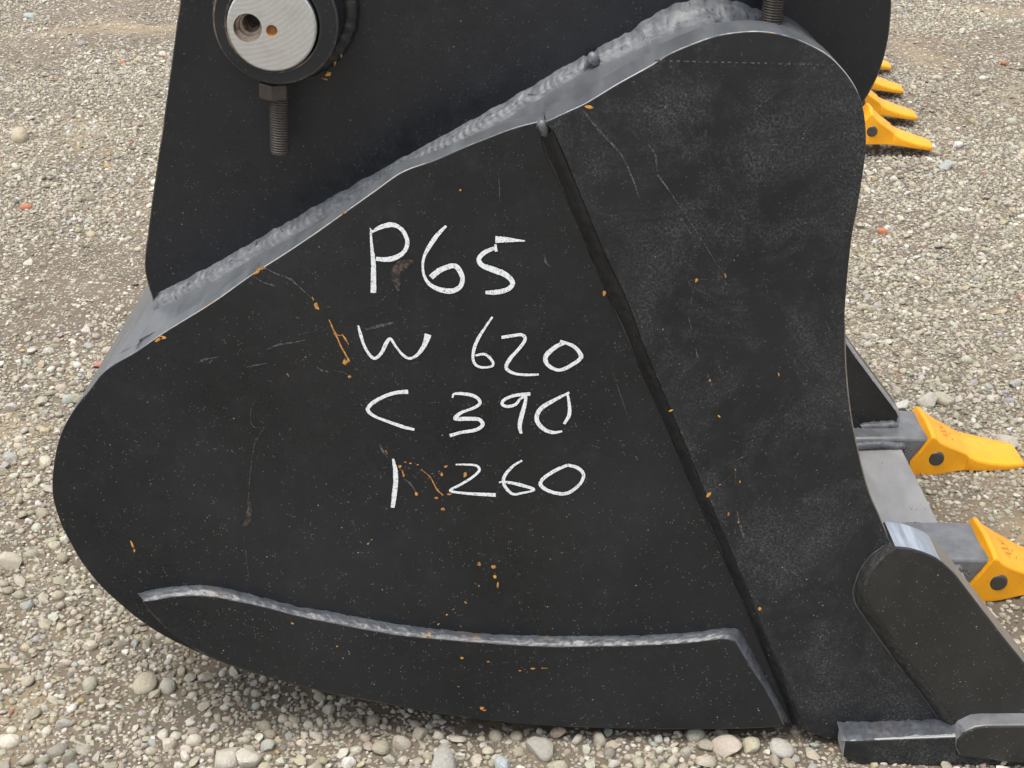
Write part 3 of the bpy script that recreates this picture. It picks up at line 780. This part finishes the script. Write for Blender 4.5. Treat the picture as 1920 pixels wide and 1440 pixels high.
glyphs = [
 ('chalk_letter', 'P', [(zA([(277,190),(285,300),(296,400),(297,500),(297,622)]), [3,5,8,9,10]),
        (zA([(286,200),(350,165),(430,150),(490,180),(525,240),(530,290),(500,345),(440,380),(380,390),(315,385)]), [4,8,9,7,7,7,7,9,9,7]), (zA([(272,172),(292,205)]), [1.5,3])]),
 ('chalk_digit', '6', [(zA([(800,158),(740,220),(690,290),(650,365),(638,430),(650,510),(690,565),(760,600),(840,608),(895,580),(913,530),(895,470),(860,435),(800,445),(740,475),(695,515)]), [4,7,8,7,5,4,5,7,9,10,8,8,9,9,10,10])]),
 ('chalk_digit', '5', [(zA([(1140,252),(1200,253),(1270,257),(1345,262)]), [13,10,6,2]), (zA([(1140,285),(1146,335)]), [4,5]),
        (zA([(1135,310),(1060,345),(1025,390),(1050,430),(1120,458),(1200,490),(1250,530),(1258,565),(1220,598),(1150,615),(1072,618)]), [6,8,8,9,11,11,9,8,9,9,6])]),
 ('chalk_letter', 'W', [(zA([(192,848),(205,900),(230,980),(270,1050),(305,1075),(350,1040),(385,970),(412,938),(450,990),(500,1050),(545,1075),(600,1050),(650,980),(676,908)]), [3,6,5,5,6,6,7,5,4,5,5,7,9,12])]),
 ('chalk_digit', '6', [(zA([(1120,788),(1070,860),(1010,960),(985,1060),(1000,1115),(1045,1137),(1118,1128),(1125,1105),(1085,1055),(1050,1045),(1003,1055)]), [4,4,5,6,6,5,5,4,5,5,4])]),
 ('chalk_digit', '2', [(zA([(1183,930),(1260,918),(1325,912),(1347,940),(1310,1000),(1240,1080),(1215,1140),(1260,1175),(1340,1188),(1440,1186)]), [6,6,6,6,6,7,6,5,5,4])]),
 ('chalk_digit', '0', [(zA([(1620,965),(1550,1000),(1490,1060),(1495,1110),(1540,1145),(1590,1155),(1660,1125),(1732,1070),(1720,1030),(1680,990),(1620,965),(1588,955)]), [7,8,9,8,7,6,7,7,8,7,6,5])]),
 ('chalk_letter', 'C', [(zB([(537,198),(450,205),(350,240),(280,285),(256,322),(300,365),(400,405),(500,440),(580,460)]), [8,7,7,7,7,5,6,7,5])]),
 ('chalk_digit', '3', [(zB([(843,240),(855,213),(960,218),(1020,245),(1033,280),(990,310),(900,345),(862,383),(950,385),(1030,390),(1053,425),(1010,460),(900,480),(825,502)]), [3,6,7,6,6,5,7,8,8,7,7,7,6,7])]),
 ('chalk_digit', '9', [(zB([(1382,213),(1270,225),(1200,255),(1187,285),(1225,300),(1280,285),(1310,250),(1345,228)]), [7,7,6,6,6,6,5,4]), (zB([(1352,225),(1345,280),(1320,370),(1308,440),(1320,487)]), [5,7,8,8,5])]),
 ('chalk_digit', '0', [(zB([(1652,203),(1560,250),(1460,310),(1426,370),(1440,420),(1490,465),(1550,480),(1602,470)]), [4,6,8,8,8,8,7,4]), (zB([(1640,215),(1652,290),(1650,360),(1615,420)]), [4,6,7,5])]),
 ('chalk_letter', 'I', [(zB([(432,662),(448,740),(450,830),(440,920),(430,1000)]), [4,9,9,9,7])]),
 ('chalk_digit', '2', [(zB([(866,702),(940,702),(1010,710),(1030,740),(980,790),(900,840),(828,882),(900,897),(1000,905),(1143,912)]), [3,4,5,5,5,5,5,6,7,8])]),
 ('chalk_digit', '6', [(zB([(1325,673),(1260,715),(1200,790),(1205,850),(1260,905),(1320,900),(1408,876),(1340,850),(1260,830),(1190,820),(1165,826)]), [4,5,6,6,6,5,4,6,7,6,3])]),
 ('chalk_digit', '0', [(zB([(1640,705),(1560,740),(1470,800),(1452,840),(1500,880),(1600,905),(1660,890),(1730,830),(1750,770),(1710,725),(1640,705)]), [6,7,7,7,7,7,7,6,6,7,6])]),
]
ORD = ['first', 'first', 'first', 'second', 'second', 'second', 'second', 'third', 'third', 'third', 'third', 'bottom', 'bottom', 'bottom', 'bottom']
for k, (nm, ch, strokes) in enumerate(glyphs):
    V, F = merge([ribbon(p, [x * 1.08 for x in wd], D_MAIN, .0008 + .00014 * j, seed=k*3+j, ragged=.16) for j, (p, wd) in enumerate(strokes)])
    obj(nm, V, F, M['chalk'], main, label='white chalk %s in the %s line' % (ch, ORD[k]))

# ------------------------------------------------------------------ chips, scratches, stains
DF = lambda u, v: D_MAIN - .0003
chips = []
for (u, v, a, b, r) in [(1133,549,4,6,0),(898,1057,4,5,0),(926,1062,6,5,.3),(928,1081,3.5,5,0),(933,1097,2.5,8,0),(898,1098,2.5,3,0),(873,1129,4,2,-.6),(850,1142,3,1,.6),(838,1152,3,1.5,.6),
        (822,1170,4,2,.6),(690,1019,4,2,.4),(830,954,4.5,4,.3),(305,632,9,5,-.3),(296,636,10,3,.5),(248,1020,2.5,11,.2),(252,1032,2,5,0),(540,702,1.5,4,.3),(656,705,4.5,3,0),
        (750,874,3.5,4,0),(755,884,2,5,.2),(757,891,3,3,0),(781,925,3.5,5,0),(842,926,6,3,0),(836,874,4,2.5,.6),(828,888,3,6,0),(872,890,4,7,-.3),(760,866,3,1.5,0),(770,868,3,1.5,0),(783,871,3,1.5,0),
        (818,933,4,2.5,0),(594,574,4,9,.35),(587,560,2,5,.4),(648,679,5,8,-.2),(490,503,9,3.5,.35),(480,511,10,2.5,.5),(645,399,6,2,.5),(863,356,3,2.5,0),(725,848,1.5,6,.4)]:
    if v < 520 and u < 500 or (u, v) == (645,399): pass
    chips.append(blob(u, v, a*.85, b*.85, D_MAIN, .0005, rot=r))
for pts, wd in [([(617,599),(623,612),(627,622)],[1.5,3,2]), ([(627,622),(633,634),(640,650),(648,664),(655,677)],[5,2.5,2.5,3,4]), ([(641,626),(647,634),(654,646)],[2,4,1]), ([(626,626),(640,629)],[3,1]),
                ([(790,880),(798,886),(807,894),(813,905),(820,918),(831,928)],[1,1.5,2,2,3,3])]:
    chips.append(ribbon(pts, wd, D_MAIN, .0005, ragged=.5))
V, F = merge(chips); o = obj('paint_chips', V, F, M['chip'], main, label='orange primer showing through chipped paint'); o['kind'] = 'stuff'
chips = []
for (u, v, a, b, r) in [(1360,516,2,5,.3),(1306,525,3,4,-.4),(1258,769,6,3,.3),(1328,928,8,4,.9),(1366,964,2.5,4.5,.1),(1387,903,2,4,0),(1379,880,1.5,3,0),(1350,908,2,1.5,0),(1424,1141,4,4,0),(1104,201,9,3.5,-.15),
        (1331,713,2,2,0),(1460,702,1.5,5,.3),(1348,780,4,1.5,-.6),(1384,978,1.5,4,0)]:
    chips.append(blob(u, v, a*.85, b*.85, D_FRONT, .0005, rot=r))
V, F = merge(chips); o = obj('paint_chips', V, F, M['chip'], fp, label='small orange chips in the paint'); o['kind'] = 'stuff'
chips = []
for (u, v, a, b, r) in [(801,1193,7,3,.6),(806,1187,3,3,.6),(548,1168,4,3,0),(904,1327,6,4,0),(908,1331,7,2,0),(975,1257,3,1.5,0),(998,1253,6,2.5,0),(1020,1252,8,1.5,.05),(866,1233,4,3,0),(915,1240,3,3,.5),(632,1211,2.5,3,0),(860,1287,2,2,0)]:
    chips.append(blob(u, v, a*.85, b*.85, D_MAIN - .011, .0005, rot=r))
V, F = merge(chips); o = obj('paint_chips', V, F, M['chip'], wear, label='orange chips on the wear plate'); o['kind'] = 'stuff'
chips = []
for (u, v, a, b, r) in [(1826,1374,3,2,0),(1842,1375,6,1.8,0),(1868,1372,6,2,.2),(1896,1374,2,5,-.7),(1912,1370,5,1.5,.2),(1912,1421,11,3,.1),(1700,1393,8,1.6,.1),(1824,1386,2.5,2,0)]:
    chips.append(blob(u, v, a, b, 1.0535, .0002, rot=r))
V, F = merge(chips); CH3 = (V, F)
scr = []
for pts, wd in [([(498,503),(521,514),(543,522),(565,541),(583,557)],[2,3.5,5,2.5,1.5]), ([(475,517),(494,529),(516,535)],[1,2,5]), ([(711,832),(718,845),(727,857)],[3,5,2]),
    ([(480,749),(472,762),(470,780),(473,797),(484,802),(495,800),(484,818),(477,835),(472,865),(468,900),(466,927),(465,955),(465,982)],[.6,1,1.4,1.2,1,1.3,1.2,1.4,1.4,1.4,1.4,1.6,1.8]),
    ([(457,1000),(462,1043),(468,1093)],[.8,1.1,.8]), ([(560,628),(575,623),(587,620)],[.8,1.4,.6]), ([(500,655),(522,646),(546,642),(572,637)],[2,4,3,2]), ([(686,617),(715,610),(738,604)],[4,7,4]),
    ([(462,688),(480,684),(505,680)],[2,2,1]), ([(370,680),(392,672),(412,668)],[2,3,1]), ([(375,676),(388,671),(399,674),(391,679),(380,679)],[1,1.5,1.5,1.5,1]), ([(595,687),(603,694),(616,697)],[3,3,1.5]),
    ([(627,694),(645,698),(655,703)],[1,1.4,1]), ([(934,326),(936,345),(937,378)],[1,1.6,1]), ([(1020,478),(1024,492),(1032,500)],[2,5,2]), ([(757,897),(770,907),(780,922)],[3,5,2]), ([(775,893),(785,885),(792,879)],[3,1.5,2]),
    ([(1146,690),(1165,745),(1180,790)],[.5,1.5,.5])]:
    scr.append(ribbon(pts, wd, D_MAIN, .0004, ragged=.5))
V, F = merge(scr); o = obj('scratches', V, F, M['scratch'], main, label='thin pale scratches'); o['kind'] = 'stuff'
scr = []
for pts, wd in [([(1094,208),(1120,240),(1140,262),(1164,289),(1185,332),(1199,372)],[3,4,4,3,3,2]), ([(1233,327),(1260,365),(1285,402),(1313,445),(1340,488),(1358,513)],[4,2,1.6,1.4,1.4,1.2]),
    ([(1304,528),(1297,560),(1291,590),(1298,621)],[1,1.2,1.6,1.6]), ([(1460,165),(1445,182),(1430,194),(1418,204)],[1,1.2,1.3,3]), ([(1452,172),(1437,188),(1422,200),(1415,209)],[.6,.9,1.2,1.4]),
    ([(1275,409),(1288,425),(1299,446)],[5,2,1]), ([(1440,270),(1460,271)],[2,1.5]), ([(1375,865),(1400,853)],[1,4]), ([(1490,858),(1500,848)],[4,7]), ([(1330,918),(1350,908),(1372,890)],[1.2,.9,.9]), ([(1325,697),(1332,715),(1340,738)],[1,3.5,1]),
    ([(1304,650),(1308,670)],[1,3]), ([(1382,958),(1388,985),(1398,1016)],[2,5,3]), ([(1378,870),(1380,910)],[.8,.8]), ([(1548,601),(1560,630)],[1,1]), ([(1340,560),(1290,528),(1350,523)],[.7,.7,.7]), ([(1215,270),(1228,290),(1232,320)],[2,4,2])]:
    scr.append(ribbon(pts, wd, D_FRONT, .0004, ragged=.5))
for k in range(25):     # weld line showing through near the top
    x = 1228 + k * 13.6; scr.append(ribbon([(x, 113 + k*.33), (x + rnd.uniform(5, 10), 113.5 + k*.33)], [2, 3.5], D_FRONT, .0004, ragged=.5))
V, F = merge(scr); o = obj('scratches', V, F, M['scratch'], fp, label='long thin scratches and a dotted weld print'); o['kind'] = 'stuff'
V, F = merge([ribbon([(735,512),(745,505),(757,495),(775,490)], [12,20,16,8], D_MAIN, .0003, ragged=.6), ribbon([(742,510),(744,530),(748,545)], [18,14,5], D_MAIN, .00035, ragged=.6), ribbon([(458,985),(466,970),(470,940)], [8,14,3], D_MAIN, .00035, ragged=.6)])
o = obj('rust_stain', V, F, M['rust'], main, label='brown rust stain beside the first chalk line'); o['kind'] = 'stuff'

# ------------------------------------------------------------------ second bucket lying behind
root2 = empty('excavator_bucket', (.2915, 3.187, .028), 'second bucket lying behind, only its yellow teeth showing at right', 'excavator bucket')
DY = .117
put(main, root2); put(fp, root2); put(far1, root2, (0, DY, 0)); put(far2, root2, (0, DY, 0)); put(cut, root2); put(cut2, root2, (0, DY, 0))
q = put(shell, root2, (0, .0515, 0)); q.scale = (1, 1.235, 1)
q = put(blade, root2, (0, .058, 0)); q.scale = (1, 1.2, 1)
put(ear, root2, (0, .04, 0)); put(ear2, root2, (0, .08, 0))
for k, yc in enumerate((1.091, 1.307, 1.523, 1.739)):
    a = put(a0_, root2, (TX - .05, yc - 1.35, TZ)); t = put(t0, root2, (TX - .05 - .014, yc - 1.35, TZ + .010)); t.scale = (1.12, 1, 1.15); t.rotation_euler = (0, R(7), 0); put(p0, t)
for o in root2.children:
    if 'label' in o: del o['label']
root2.rotation_euler = (0, 0, R(-5.7))
for o in [t0, p0, a0_, c0] + beads: bpy.data.objects.remove(o)

# ------------------------------------------------------------------ ground
def dens(x, y):
    """how thickly the pebbles lie (0 bare soil .. 1 heaped)"""
    n_ = noise.noise(Vector((x*1.9 + .35*y, y*2.6, 4.2))) + .55*noise.noise(Vector((x*5.2, y*6.5, 1.7)))
    d = .78 + 1.25 * n_
    def g_(cx, cy, sx, sy, a): return a * math.exp(-((x-cx)/sx)**2 - ((y-cy)/sy)**2)
    d += g_(-.55, 1.62, .17, .30, .55) + g_(-.30, 1.06, .35, .07, .35) + g_(.15, 1.03, .35, .06, .45) + g_(-.30, 3.3, .9, .5, .15) + g_(.75, 1.9, .4, .4, .35) + g_(.9, 2.5, .35, .35, .3)
    d += .45 * max(0, min(1, (1.16 - y) / .14))
    d -= g_(-.62, 2.25, .20, .16, .55) + g_(-.36, 1.24, .12, .04, .2) + g_(1.15, 3.9, .5, .6, .5) + g_(.56, 1.47, .10, .14, .55) + g_(.0, 1.09, .25, .015, .3) + g_(-.95, 4.0, .35, .18, .35)
    return d
def gz(x, y):
    h = .006 * noise.noise(Vector((x*2.2, y*2.2, 0))) + .0035*noise.noise(Vector((x*7, y*7, 3))) + .0012*noise.noise(Vector((x*30, y*30, 5)))
    k = max(0, 1 - max(0, abs(x - .1) - .6) / .3) * max(0, 1 - abs(y - 1.35) / .6)      # packed level under the bucket
    h *= 1 - .75 * k
    h += -.006 * max(0, min(1, (x - .2) / .25)) * math.exp(-((y-1.2)/.45)**2)
    return h - .0035
def axis(lo, hi, step, far):
    a = list(np.arange(lo, hi, step)); s = step
    b = a[-1]; 
    while b < far: s *= 1.22; b += s; a.append(b)
    s = step; b = a[0]; pre = []
    while b > -far: s *= 1.22; b -= s; pre.append(b)
    return pre[::-1] + a
gx_ = axis(-1.7, 1.8, .014, 60); gy_ = axis(.7, 4.8, .014, 60)
V = [(x, y, gz(x, y)) for y in gy_ for x in gx_]
nx = len(gx_)
F = [[j*nx+i, j*nx+i+1, (j+1)*nx+i+1, (j+1)*nx+i] for j in range(len(gy_)-1) for i in range(nx-1)]
g = NT('dirt_with_grit')
n0 = g.noise(2.2, 4, .6); n1 = g.noise(9, 6, .7); n2 = g.noise(170, 5, .75)
soil = g.mix(g.ramp(n1, .3, .7), (.112,.092,.070), (.190,.160,.124))
soil = g.mix(g.ramp(n0, .52, .70), soil, (.33,.255,.155))
vo = g.n('ShaderNodeTexVoronoi'); vo.inputs['Scale'].default_value = 190; g.t.links.new(g.tc, vo.inputs['Vector'])
vb = g.n('ShaderNodeTexVoronoi'); vb.inputs['Scale'].default_value = 75; g.t.links.new(g.tc, vb.inputs['Vector'])
def peb(v, lo, hi):
    sep_ = g.n('ShaderNodeSeparateColor'); g.t.links.new(v.outputs['Color'], sep_.inputs[0])
    on = g.ramp(sep_.outputs[0], lo, lo + .02); body = g.ramp(v.outputs['Distance'], .42, .34)
    tone = g.mix(sep_.outputs[1], (.30,.26,.21), (.56,.51,.43))
    return g.math('MULTIPLY', on, body), tone
m1, c1 = peb(vo, .52, 1); m2, c2 = peb(vb, .62, 1)
col = g.mix(m1, soil, c1); col = g.mix(m2, col, c2)
hh = g.math('ADD', g.math('MULTIPLY', g.ramp(vo.outputs['Distance'], .5, .1), m1), g.math('MULTIPLY', g.math('MULTIPLY', g.ramp(vb.outputs['Distance'], .5, .1), m2), 2.0))
hh = g.math('ADD', hh, g.math('MULTIPLY', n2, 1.0))
M['soil'] = g.out(color=col, rough=.95, spec=.2, normal=g.bump(hh, .8, .0025))
go = obj('ground', V, F, M['soil'], None, angle=180)
go['kind'] = 'structure'

# ------------------------------------------------------------------ gravel
def rock(seed, sub, angular, flat):
    r_ = random.Random(seed); bm = bmesh.new()
    bmesh.ops.create_icosphere(bm, subdivisions=sub, radius=1)
    sc = Vector((r_.uniform(.95, 1.35), r_.uniform(.75, 1.0), r_.uniform(.5, .72) if flat else r_.uniform(.68, .9)))
    planes = []
    for i in range(angular):
        d = Vector((r_.gauss(0,1), r_.gauss(0,1), r_.gauss(0,.8))).normalized(); planes.append((d, r_.uniform(.52, .82)))
    for v in bm.verts:
        p = v.co.copy()
        p *= 1 + .13*noise.noise(p*1.1 + Vector((seed*3.7, 0, 0))) + .05*noise.noise(p*3 + Vector((0, seed, 0)))
        for d, k in planes:
            t = p.dot(d)
            if t > k: p -= d * (t - k) * .93
        v.co = Vector((p.x*sc.x, p.y*sc.y, p.z*sc.z))
    me = bpy.data.meshes.new('pebble'); bm.to_mesh(me); bm.free()
    for p in me.polygons: p.use_smooth = True
    if angular > 3: me.set_sharp_from_angle(angle=R(38))
    return me
g = NT('pebble_stone')
at = g.n('ShaderNodeAttribute', attribute_type='INSTANCER', attribute_name='tint')
n1 = g.noise(3, 5, .7); n2 = g.noise(1.1, 3, .6); n3 = g.noise(9, 3, .7)
mul = g.n('ShaderNodeMix', data_type='RGBA', blend_type='MULTIPLY'); mul.inputs[0].default_value = 1
g.t.links.new(at.outputs['Color'], mul.inputs[6])
dirt = g.mix(g.ramp(n1, .30, .72), (.74,.72,.69), (1.06,1.06,1.05)); g.t.links.new(dirt, mul.inputs[7])
col = g.mix(g.math('MULTIPLY', g.ramp(n2, .55, .78), .4), mul.outputs[2], (.22,.18,.14))
M['stone'] = g.out(color=col, rough=.85, spec=.35, normal=g.bump(g.math('ADD', n1, g.math('MULTIPLY', n3, .5)), .5, .09))
lib = bpy.data.collections.new('pebble_shapes')
for i in range(14):
    me = rock(11 + i, 2, [0, 6, 8, 10, 12, 14, 7][i % 7], i % 2)
    me.materials.append(M['stone'])
    o = bpy.data.objects.new('pebble', me); lib.objects.link(o)

rs = np.random.RandomState(5); rr_ = random.Random(5)
def inview(x, y, mrg=.22):
    z = y * ct + (CAM_H) * st
    return abs(x) < .3327 * z + mrg
PAL = [((.50,.462,.365), 34), ((.58,.545,.45), 36), ((.43,.395,.315), 18), ((.66,.635,.55), 18), ((.46,.455,.42), 9), ((.31,.29,.25), 5), ((.53,.47,.34), 8), ((.50,.41,.34), 2.5), ((.42,.44,.43), 2), ((.55,.42,.22), .7), ((.80,.78,.73), 7), ((.50,.22,.13), .35)]
pc = np.array([p[0] for p in PAL]); pw = np.array([p[1] for p in PAL]); pw = pw / pw.sum()
cands = []
def cast(n, lo, hi, x0, x1, y0, y1, bias, thr):
    xs = rs.uniform(x0, x1, n); ys = rs.uniform(y0, y1, n); us = rs.uniform(0, 1, n)
    for x, y, u in zip(xs, ys, us):
        r = lo * (hi/lo) ** (u ** bias)
        if rs.rand() > max(thr, min(1, dens(x, y))): continue
        cands.append((r, x, y))
# radii in metres
cast(600, .0078, .0120, -1.9, 1.9, .78, 5.0, 1.8, .10)
cast(60000, .0038, .0078, -1.9, 1.9, .78, 5.0, 2.8, .06)
cast(210000, .0023, .0043, -1.9, 1.9, .78, 5.0, 1.2, .10)
cast(110000, .0013, .0024, -.85, .95, .80, 2.3, 1.0, .25)
cast(80000, .0014, .0026, -1.3, 1.5, 2.2, 3.6, 1.0, .25)
cast(500, .0060, .0095, -.6, .6, .90, 1.10, 1.6, .6)
cast(300, .0060, .0100, -.95, -.40, 1.25, 2.0, 1.6, .5)
# a rim of looser stones round the visible part
cands = [c for c in cands if inview(c[1], c[2])]
cast(9000, .004, .011, -3, 3, -.8, .8, 1.5, .3)

NAMED = [  # u, v, radius, tint, label, flat
 (38,262,.0215,(.56,.49,.36),'large rounded tan cobble in the gravel at upper left',False),
 (153,82,.0125,(.36,.35,.33),'small grey cobble on the tan sandy patch',True),
 (57,30,.016,(.44,.50,.48),'pale bluish green stone near the top left corner',True),
 (190,682,.0095,(.55,.26,.20),'pinkish red stone beside the left edge of the bucket',True),
 (49,389,.0085,(.60,.25,.15),'small brick red stone at the left, below the tan cobble',False),
 (272,1281,.0115,(.55,.50,.38),'smooth oval cream pebble below the heel of the bucket',True),
 (314,1286,.0085,(.52,.50,.42),'upright pale pebble right of the oval cream one',False),
 (424,1422,.0150,(.60,.56,.48),'large pale flat stone at the bottom edge, left of centre',True),
 (463,1424,.0125,(.58,.54,.46),'pointed pale stone touching the large flat one',False),
 (833,1428,.0160,(.44,.43,.39),'broad grey stone at the bottom edge, under the bucket',True),
 (941,1434,.0100,(.52,.56,.58),'pale blue pebble at the bottom edge of the photo',True),
 (1013,1406,.0130,(.42,.40,.35),'long grey green pebble lying slanted under the bucket',True),
 (1740,750,.0165,(.56,.53,.46),'large pale stone right of the dark far side cutter',True),
 (1771,747,.0150,(.50,.46,.36),'tan flat stone beside the large pale one at right',True),
 (1691,758,.0110,(.66,.64,.58),'white stone touching the edge of the far side cutter',True),
 (1888,826,.0140,(.52,.49,.42),'pale stone above the tip of the yellow tooth',True),
 (1774,312,.0190,(.48,.50,.49),'bluish grey angular stone below the far yellow teeth',True),
 (1655,433,.0090,(.58,.22,.12),'small orange red chip of stone right of the bucket',False),
 (17,1055,.0150,(.55,.50,.40),'large flat cream stone at the left edge of the photo',True),
 (20,765,.0105,(.56,.53,.47),'pale pebble at the left edge, level with the bucket nose',True),
 (1466,1403,.0115,(.55,.53,.48),'pale round stone under the lower front corner',True),
 (1362,1400,.0135,(.58,.50,.42),'pinkish cream stone in front of the bucket bottom',True),
]
def ground_at(u, v):
    a = (u - 960)/FPX; b = (720 - v)/FPX
    dx, dy, dz = a, ct + b*st, -st + b*ct
    k = -CAM_H / dz; return a*k, dy*k
named_pts = []
for (u, v, r, tint, lab, fl) in NAMED:
    x, y = ground_at(u, v)
    named_pts.append((r, x, y))

cands.sort(reverse=True)
cell = .03; grid = {}
def free(r, x, y, k):
    ci, cj = int(x // cell), int(y // cell)
    for i in (ci-1, ci, ci+1):
        for j in (cj-1, cj, cj+1):
            for (r2, x2, y2) in grid.get((i, j), ()):
                d = (r + r2) * k
                if (x-x2)**2 + (y-y2)**2 < d*d: return False
    return True
for p in named_pts: grid.setdefault((int(p[1] // cell), int(p[2] // cell)), []).append(p)
bott = sorted([(x, z) for x, z in back]); bxs = [p[0] for p in bott if p[1] < .3]; bzs = [p[1] for p in bott if p[1] < .3]
keep = []
for r, x, y in cands:
    if 1.045 < y < 1.70 and -.40 < x < .62:
        if y > 1.10 and y < 1.66 and -.06 < x < .44: continue
        lim = float(np.interp(x, bxs, bzs)) if x < .2 else .0
        if gz(x, y) + r * .9 > lim - .001: 
            if y > (1.084 - r * .6 if x < .275 else 1.054 - r * .6): continue
    if not free(r, x, y, .80 if r > .004 else .72): continue
    if r > .0022: grid.setdefault((int(x // cell), int(y // cell)), []).append((r, x, y))
    keep.append((x, y, r))
print('pebbles', len(keep))
K = np.array(keep); n = len(K)
Z = np.array([gz(x, y) for x, y, _ in keep])
me = bpy.data.meshes.new('gravel')
co = np.stack([K[:,0], K[:,1], Z + K[:,2] * rs.uniform(.05, .42, n)], 1).astype(np.float32)
me.vertices.add(n); me.vertices.foreach_set('co', co.ravel())
def attr(nm, typ, arr, key):
    a = me.attributes.new(nm, typ, 'POINT'); a.data.foreach_set(key, np.ascontiguousarray(arr, dtype=np.float32).ravel())
attr('size', 'FLOAT', K[:,2], 'value')
rot = np.stack([rs.uniform(-.45, .45, n), rs.uniform(-.45, .45, n), rs.uniform(0, 6.283, n)], 1); attr('turn', 'FLOAT_VECTOR', rot, 'vector')
ci = rs.choice(len(PAL), n, p=pw); tint = pc[ci] * rs.uniform(.84, 1.12, (n, 1)) * rs.uniform(.96, 1.04, (n, 3))
small = (K[:,2] < .0026); tint[small] *= rs.uniform(.68, 1.05, (small.sum(), 1))
attr('tint', 'FLOAT_COLOR', np.concatenate([tint, np.ones((n, 1))], 1), 'color')
ia = me.attributes.new('pick', 'INT', 'POINT'); ia.data.foreach_set('value', rs.randint(0, 14, n).astype(np.int32))
gr = bpy.data.objects.new('gravel', me); C.objects.link(gr); gr['kind'] = 'stuff'
gr['label'] = 'loose beige and grey gravel covering the yard'; gr['category'] = 'gravel'
me.materials.append(M['stone'])
ng = bpy.data.node_groups.new('scatter_pebbles', 'GeometryNodeTree')
ng.interface.new_socket('Geometry', in_out='INPUT', socket_type='NodeSocketGeometry')
ng.interface.new_socket('Geometry', in_out='OUTPUT', socket_type='NodeSocketGeometry')
gi = ng.nodes.new('NodeGroupInput'); gout = ng.nodes.new('NodeGroupOutput')
inst = ng.nodes.new('GeometryNodeInstanceOnPoints'); colln = ng.nodes.new('GeometryNodeCollectionInfo')
colln.inputs['Collection'].default_value = lib; colln.inputs['Separate Children'].default_value = True; colln.inputs['Reset Children'].default_value = True
def named(nm, dt):
    x = ng.nodes.new('GeometryNodeInputNamedAttribute'); x.data_type = dt; x.inputs['Name'].default_value = nm; return x.outputs[0]
e2r = ng.nodes.new('FunctionNodeEulerToRotation')
L = ng.links.new
m2p = ng.nodes.new('GeometryNodeMeshToPoints')
L(gi.outputs[0], m2p.inputs[0]); L(m2p.outputs[0], inst.inputs['Points']); L(colln.outputs[0], inst.inputs['Instance'])
inst.inputs['Pick Instance'].default_value = True
L(named('pick', 'INT'), inst.inputs['Instance Index']); L(named('turn', 'FLOAT_VECTOR'), e2r.inputs[0]); L(e2r.outputs[0], inst.inputs['Rotation'])
L(named('size', 'FLOAT'), inst.inputs['Scale']); L(inst.outputs[0], gout.inputs[0])
md = gr.modifiers.new('scatter', 'NODES'); md.node_group = ng

# the larger stones one can point to
for k, ((u, v, r, tint, lab, fl), (r_, x, y)) in enumerate(zip(NAMED, named_pts)):
    me = rock(101 + k, 3, 0 if 'oval' in lab or 'round' in lab or 'cobble' in lab else 6, fl)
    g = NT('single_stone')
    sc_ = 1
    n1 = g.noise(3, 5, .7); n2 = g.noise(1.3, 3, .6)
    c = g.mix(g.ramp(n1, .3, .7), tuple(t*.76 for t in tint), tuple(min(1, t*1.08) for t in tint))
    c = g.mix(g.math('MULTIPLY', g.ramp(n2, .56, .78), .4), c, (.24,.20,.15))
    me.materials.append(g.out(color=c, rough=.85, spec=.35, normal=g.bump(g.math('ADD', n1, g.noise(12, 3, .7)), .5, .08)))
    o = bpy.data.objects.new('stone', me); C.objects.link(o)
    o.location = (x, y, gz(x, y) + r * .28); o.scale = (r, r, r)
    o.rotation_euler = (rr_.uniform(-.2, .2), rr_.uniform(-.2, .2), rr_.uniform(0, 6.28) if k != 11 else -.7)
    o['label'] = lab; o['category'] = 'stone';
